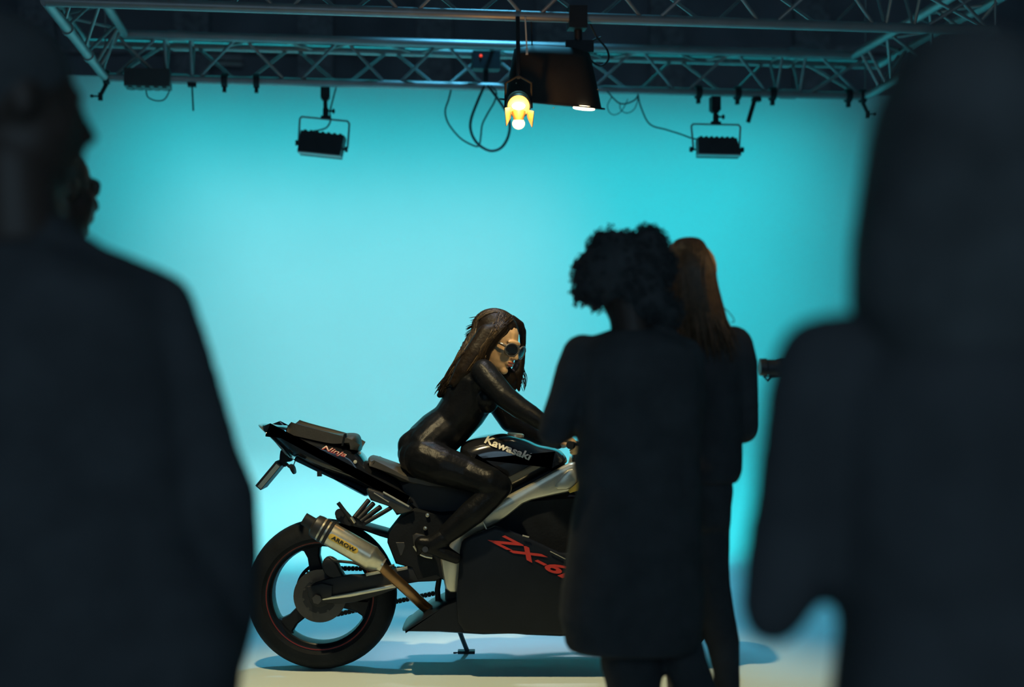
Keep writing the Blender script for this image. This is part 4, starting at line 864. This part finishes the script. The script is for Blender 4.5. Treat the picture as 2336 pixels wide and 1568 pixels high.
for x in (30, 330): limb([(x+20, 1640, D, 135), (x+10, 1900, D, 120), (x, 2250, D, 92), (x, 2450, D, 84), (x, 2740, D, 62)], (body, .85), (legs, 1.0)); foot(shoes, P(x, 2750, D), Vector((.5, 1, 0)), 1.15)
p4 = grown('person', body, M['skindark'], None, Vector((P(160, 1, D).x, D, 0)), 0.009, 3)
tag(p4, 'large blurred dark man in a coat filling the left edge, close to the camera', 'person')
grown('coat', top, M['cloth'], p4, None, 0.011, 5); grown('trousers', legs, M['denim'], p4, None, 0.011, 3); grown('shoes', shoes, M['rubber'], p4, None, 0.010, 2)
hm = MB(); L4 = u4.cross(f4); hm.ell(hc4+u4*.045-f4*.022, (.082, .098, .086), (L4, f4, u4), 22, 14); grown('hair', hm, M['hairblack'], p4, None, 0.007, 2)

# ---- person half hidden behind him
D = 3.6
body, top, legs, shoes, cap = MB(), MB(), MB(), MB(), MB()
hc5 = P(132, 432, D); f5 = nrm(.66, .75, -.05); u5 = Vector((0, 0, 1)); u5 = (u5-f5*u5.dot(f5)).normalized()
head(body, hc5, f5, u5, 1.0); limb([(138, 490, D, 56), (130, 590, D, 64)], (body, 1)); limb([(134, 566, D, 44), (190, 606, D, 42), (270, 646, D, 44)], (body, .85), (top, 1.0)); limb([(130, 566, D, 44), (70, 606, D, 42), (0, 646, D, 44)], (body, .85), (top, 1.0)); limb([(168, 470, D+.02, 48), (160, 520, D+.02, 40)], (body, 1))
trunk([(556, 84, 186, .06), (588, 20, 246, .085), (622, -52, 304, .115), (690, -80, 316, .125), (900, -75, 300, .13), (1100, -70, 290, .13), (1250, -70, 290, .13)], D, (body, .85), (top, 1.0))
for x, q in ((285, 1), (-50, -1)): limb([(x-q*6, 672, D, 50), (x+q*22, 860, D, 46), (x+q*22, 990, D+.02, 42), (x-q*10, 1130, D+.08, 34)], (body, .84), (top, 1.0)); hand(body, P(x-q*12, 1145, D+.08), Vector((0, .1, -1)), Vector((-q, 0, 0)), 1.0, .3, q)
for x in (60, 170): limb([(x, 1240, D, 80), (x, 1450, D, 68), (x, 1620, D, 56), (x, 1900, D, 40)], (body, .85), (legs, 1.0)); foot(shoes, P(x, 1930, D), Vector((.4, 1, 0)), 1.1)
p5 = grown('person', body, M['skindark'], None, Vector((P(115, 1, D).x, D, 0)), 0.008, 3)
tag(p5, 'dark silhouetted person in a peaked cap, mostly hidden behind the large man at the left', 'person')
grown('jacket', top, M['cloth2'], p5, None, 0.009, 4); grown('trousers', legs, M['denim'], p5, None, 0.009, 3); grown('shoes', shoes, M['rubber'], p5, None, 0.009, 2)
cap.ell(P(122, 406, D), (rr(70, D), .115, rr(60, D)), None, 22, 14); limb([(180, 418, D+.05, 20), (203, 423, D+.06, 19), (214, 424, D+.06, 17)], (cap, 1.0)); cap.ell(P(203, 430, D+.07), (rr(24, D), .05, rr(24, D)), None, 16, 10)
grown('cap', cap, M['cloth2'], p5, None, 0.006, 2)

# ---- woman close at the right, hand on hip
D = 1.5
body, top, legs, shoes = MB(), MB(), MB(), MB()
hc6 = P(2195, 360, D); f6 = nrm(-.25, .96, -.05); u6 = Vector((0, 0, 1)); u6 = (u6-f6*u6.dot(f6)).normalized()
head(body, hc6, f6, u6, .96); limb([(2195, 560, D, 110), (2195, 780, D, 125)], (body, 1))
limb([(2190, 790, D, 110), (2080, 812, D, 118), (1960, 830, D, 124), (1882, 838, D, 122)], (top, 1.0), (body, .86)); limb([(2190, 790, D, 110), (2310, 812, D, 118), (2440, 830, D, 124), (2510, 845, D, 120)], (top, 1.0), (body, .86))
trunk([(790, 1960, 2430, .10), (900, 1890, 2490, .125), (1100, 1895, 2480, .12), (1300, 1905, 2475, .115), (1345, 1906, 2475, .115), (1395, 1916, 2466, .115), (1455, 1917, 2466, .12), (1568, 1904, 2480, .125), (1800, 1880, 2500, .135), (1960, 1878, 2504, .135)], D, (body, .86), (top, 1.0))
arm = [(1882, 842, D, 122), (1862, 920, D, 120), (1846, 1020, D, 115), (1818, 1160, D, 105), (1788, 1300, D, 99), (1772, 1370, D, 88), (1762, 1400, D, 76)]
fore = [(1766, 1396, D, 74), (1800, 1340, D+.05, 80), (1860, 1240, D+.12, 72), (1935, 1150, D+.17, 58)]
limb(arm, (body, .84), (top, 1.0)); limb(fore, (body, .84), (top, 1.0))
hand(body, P(1940, 1145, D+.17), Vector((1, .1, .2)), Vector((0, -.4, -1)), .9, .4, 1)
limb([(2510, 850, D, 118), (2560, 1150, D, 104), (2580, 1400, D+.02, 88), (2540, 1700, D+.06, 66)], (body, .84), (top, 1.0)); hand(body, P(2535, 1720, D+.06), Vector((0, .1, -1)), Vector((-1, .2, 0)), .9, .3, -1)
for x in (2060, 2330): limb([(x, 1900, D, 160), (x, 2300, D, 130), (x, 2700, D, 100), (x, 3000, D, 96), (x, 3440, D, 62)], (body, .85), (legs, 1.0)); foot(shoes, P(x, 3460, D), Vector((-.2, 1, 0)), .95)
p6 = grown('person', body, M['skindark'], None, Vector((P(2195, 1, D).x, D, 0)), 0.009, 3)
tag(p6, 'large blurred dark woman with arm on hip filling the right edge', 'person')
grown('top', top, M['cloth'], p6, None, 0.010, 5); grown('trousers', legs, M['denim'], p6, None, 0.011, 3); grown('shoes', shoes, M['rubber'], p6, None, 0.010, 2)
hm = MB(); trunk([(70, 2140, 2250, .04), (95, 2085, 2305, .07), (135, 2050, 2335, .095), (180, 2034, 2352, .11), (240, 2008, 2376, .118), (300, 1992, 2392, .12), (380, 1978, 2404, .12), (465, 1964, 2414, .115), (545, 1950, 2424, .11), (640, 1944, 2430, .10), (700, 1940, 2434, .09), (800, 1975, 2400, .08), (880, 2020, 2370, .05)], D-.02, (hm, 1.0))
grown('hair', hm, M['hairblack'], p6, None, 0.009, 3)

# ---- camera with its lens showing between the two women at the right
D = 4.6
c0, c1 = P(1733, 838, D), P(1795, 838, D)
t = thing('film_camera', 'black camera on a tripod, its lens showing beside the long-haired woman', 'camera', Vector((P(2010, 1, D).x, D, 0)))
mb = MB(); ax = Vector((1, 0, 0)); mb.lathe(c0, ax, [(.022, 0), (.028, 0.0), (.0285, .02), (.025, .024), (.025, .05), (.028, .055), (.028, .10), (.025, .104), (.025, .2)], 32); part('lens_barrel', mb, M['blackplastic'], t)
mb = MB(); mb.ell(c0+ax*.004, (.004, .021, .021), None, 16, 8); part('front_element', mb, M['glass'], t)
mb = MB(); mb.lathe(c0+ax*.070, ax, [(.0282, -.008), (.030, -.006), (.030, .006), (.0282, .008)], 32, closed=True); part('focus_ring', mb, M['rubber'], t)
mb = MB(); mb.box(c0+ax*.335, (.28, .11, .13)); cb = part('camera_body', mb, M['blackplastic'], t)
mb = MB(); mb.box(c0+ax*.36+UZ*.085, (.12, .05, .04)); part('viewfinder', mb, M['blackplastic'], cb)
mb = MB(); q = P(1742, 860, D); mb.tube([c0+ax*.06-UZ*.024, q, q+Vector((.012, 0, -.012)), q+Vector((.022, 0, 0)), c0+ax*.085-UZ*.024], .0045, 8); part('follow_lever', mb, M['black'], t)
bx = c0+ax*.39; hubp = Vector((bx.x, D, bx.z-.20))
mb = MB(); mb.tube([bx-UZ*.06, hubp-UZ*.25], .022, 14); part('centre_column', mb, M['black'], t)
for k in range(3):
    a = 2*PI*k/3+.5; e = Vector((hubp.x+math.cos(a)*.13, D+math.sin(a)*.13, .012)); mb = MB(); mb.tube([hubp, e], [.018, .012], 10); lg = part('leg', mb, M['black'], t); mb = MB(); mb.ell(e, (.018, .018, .012), None, 10, 6); part('foot', mb, M['rubber'], lg)
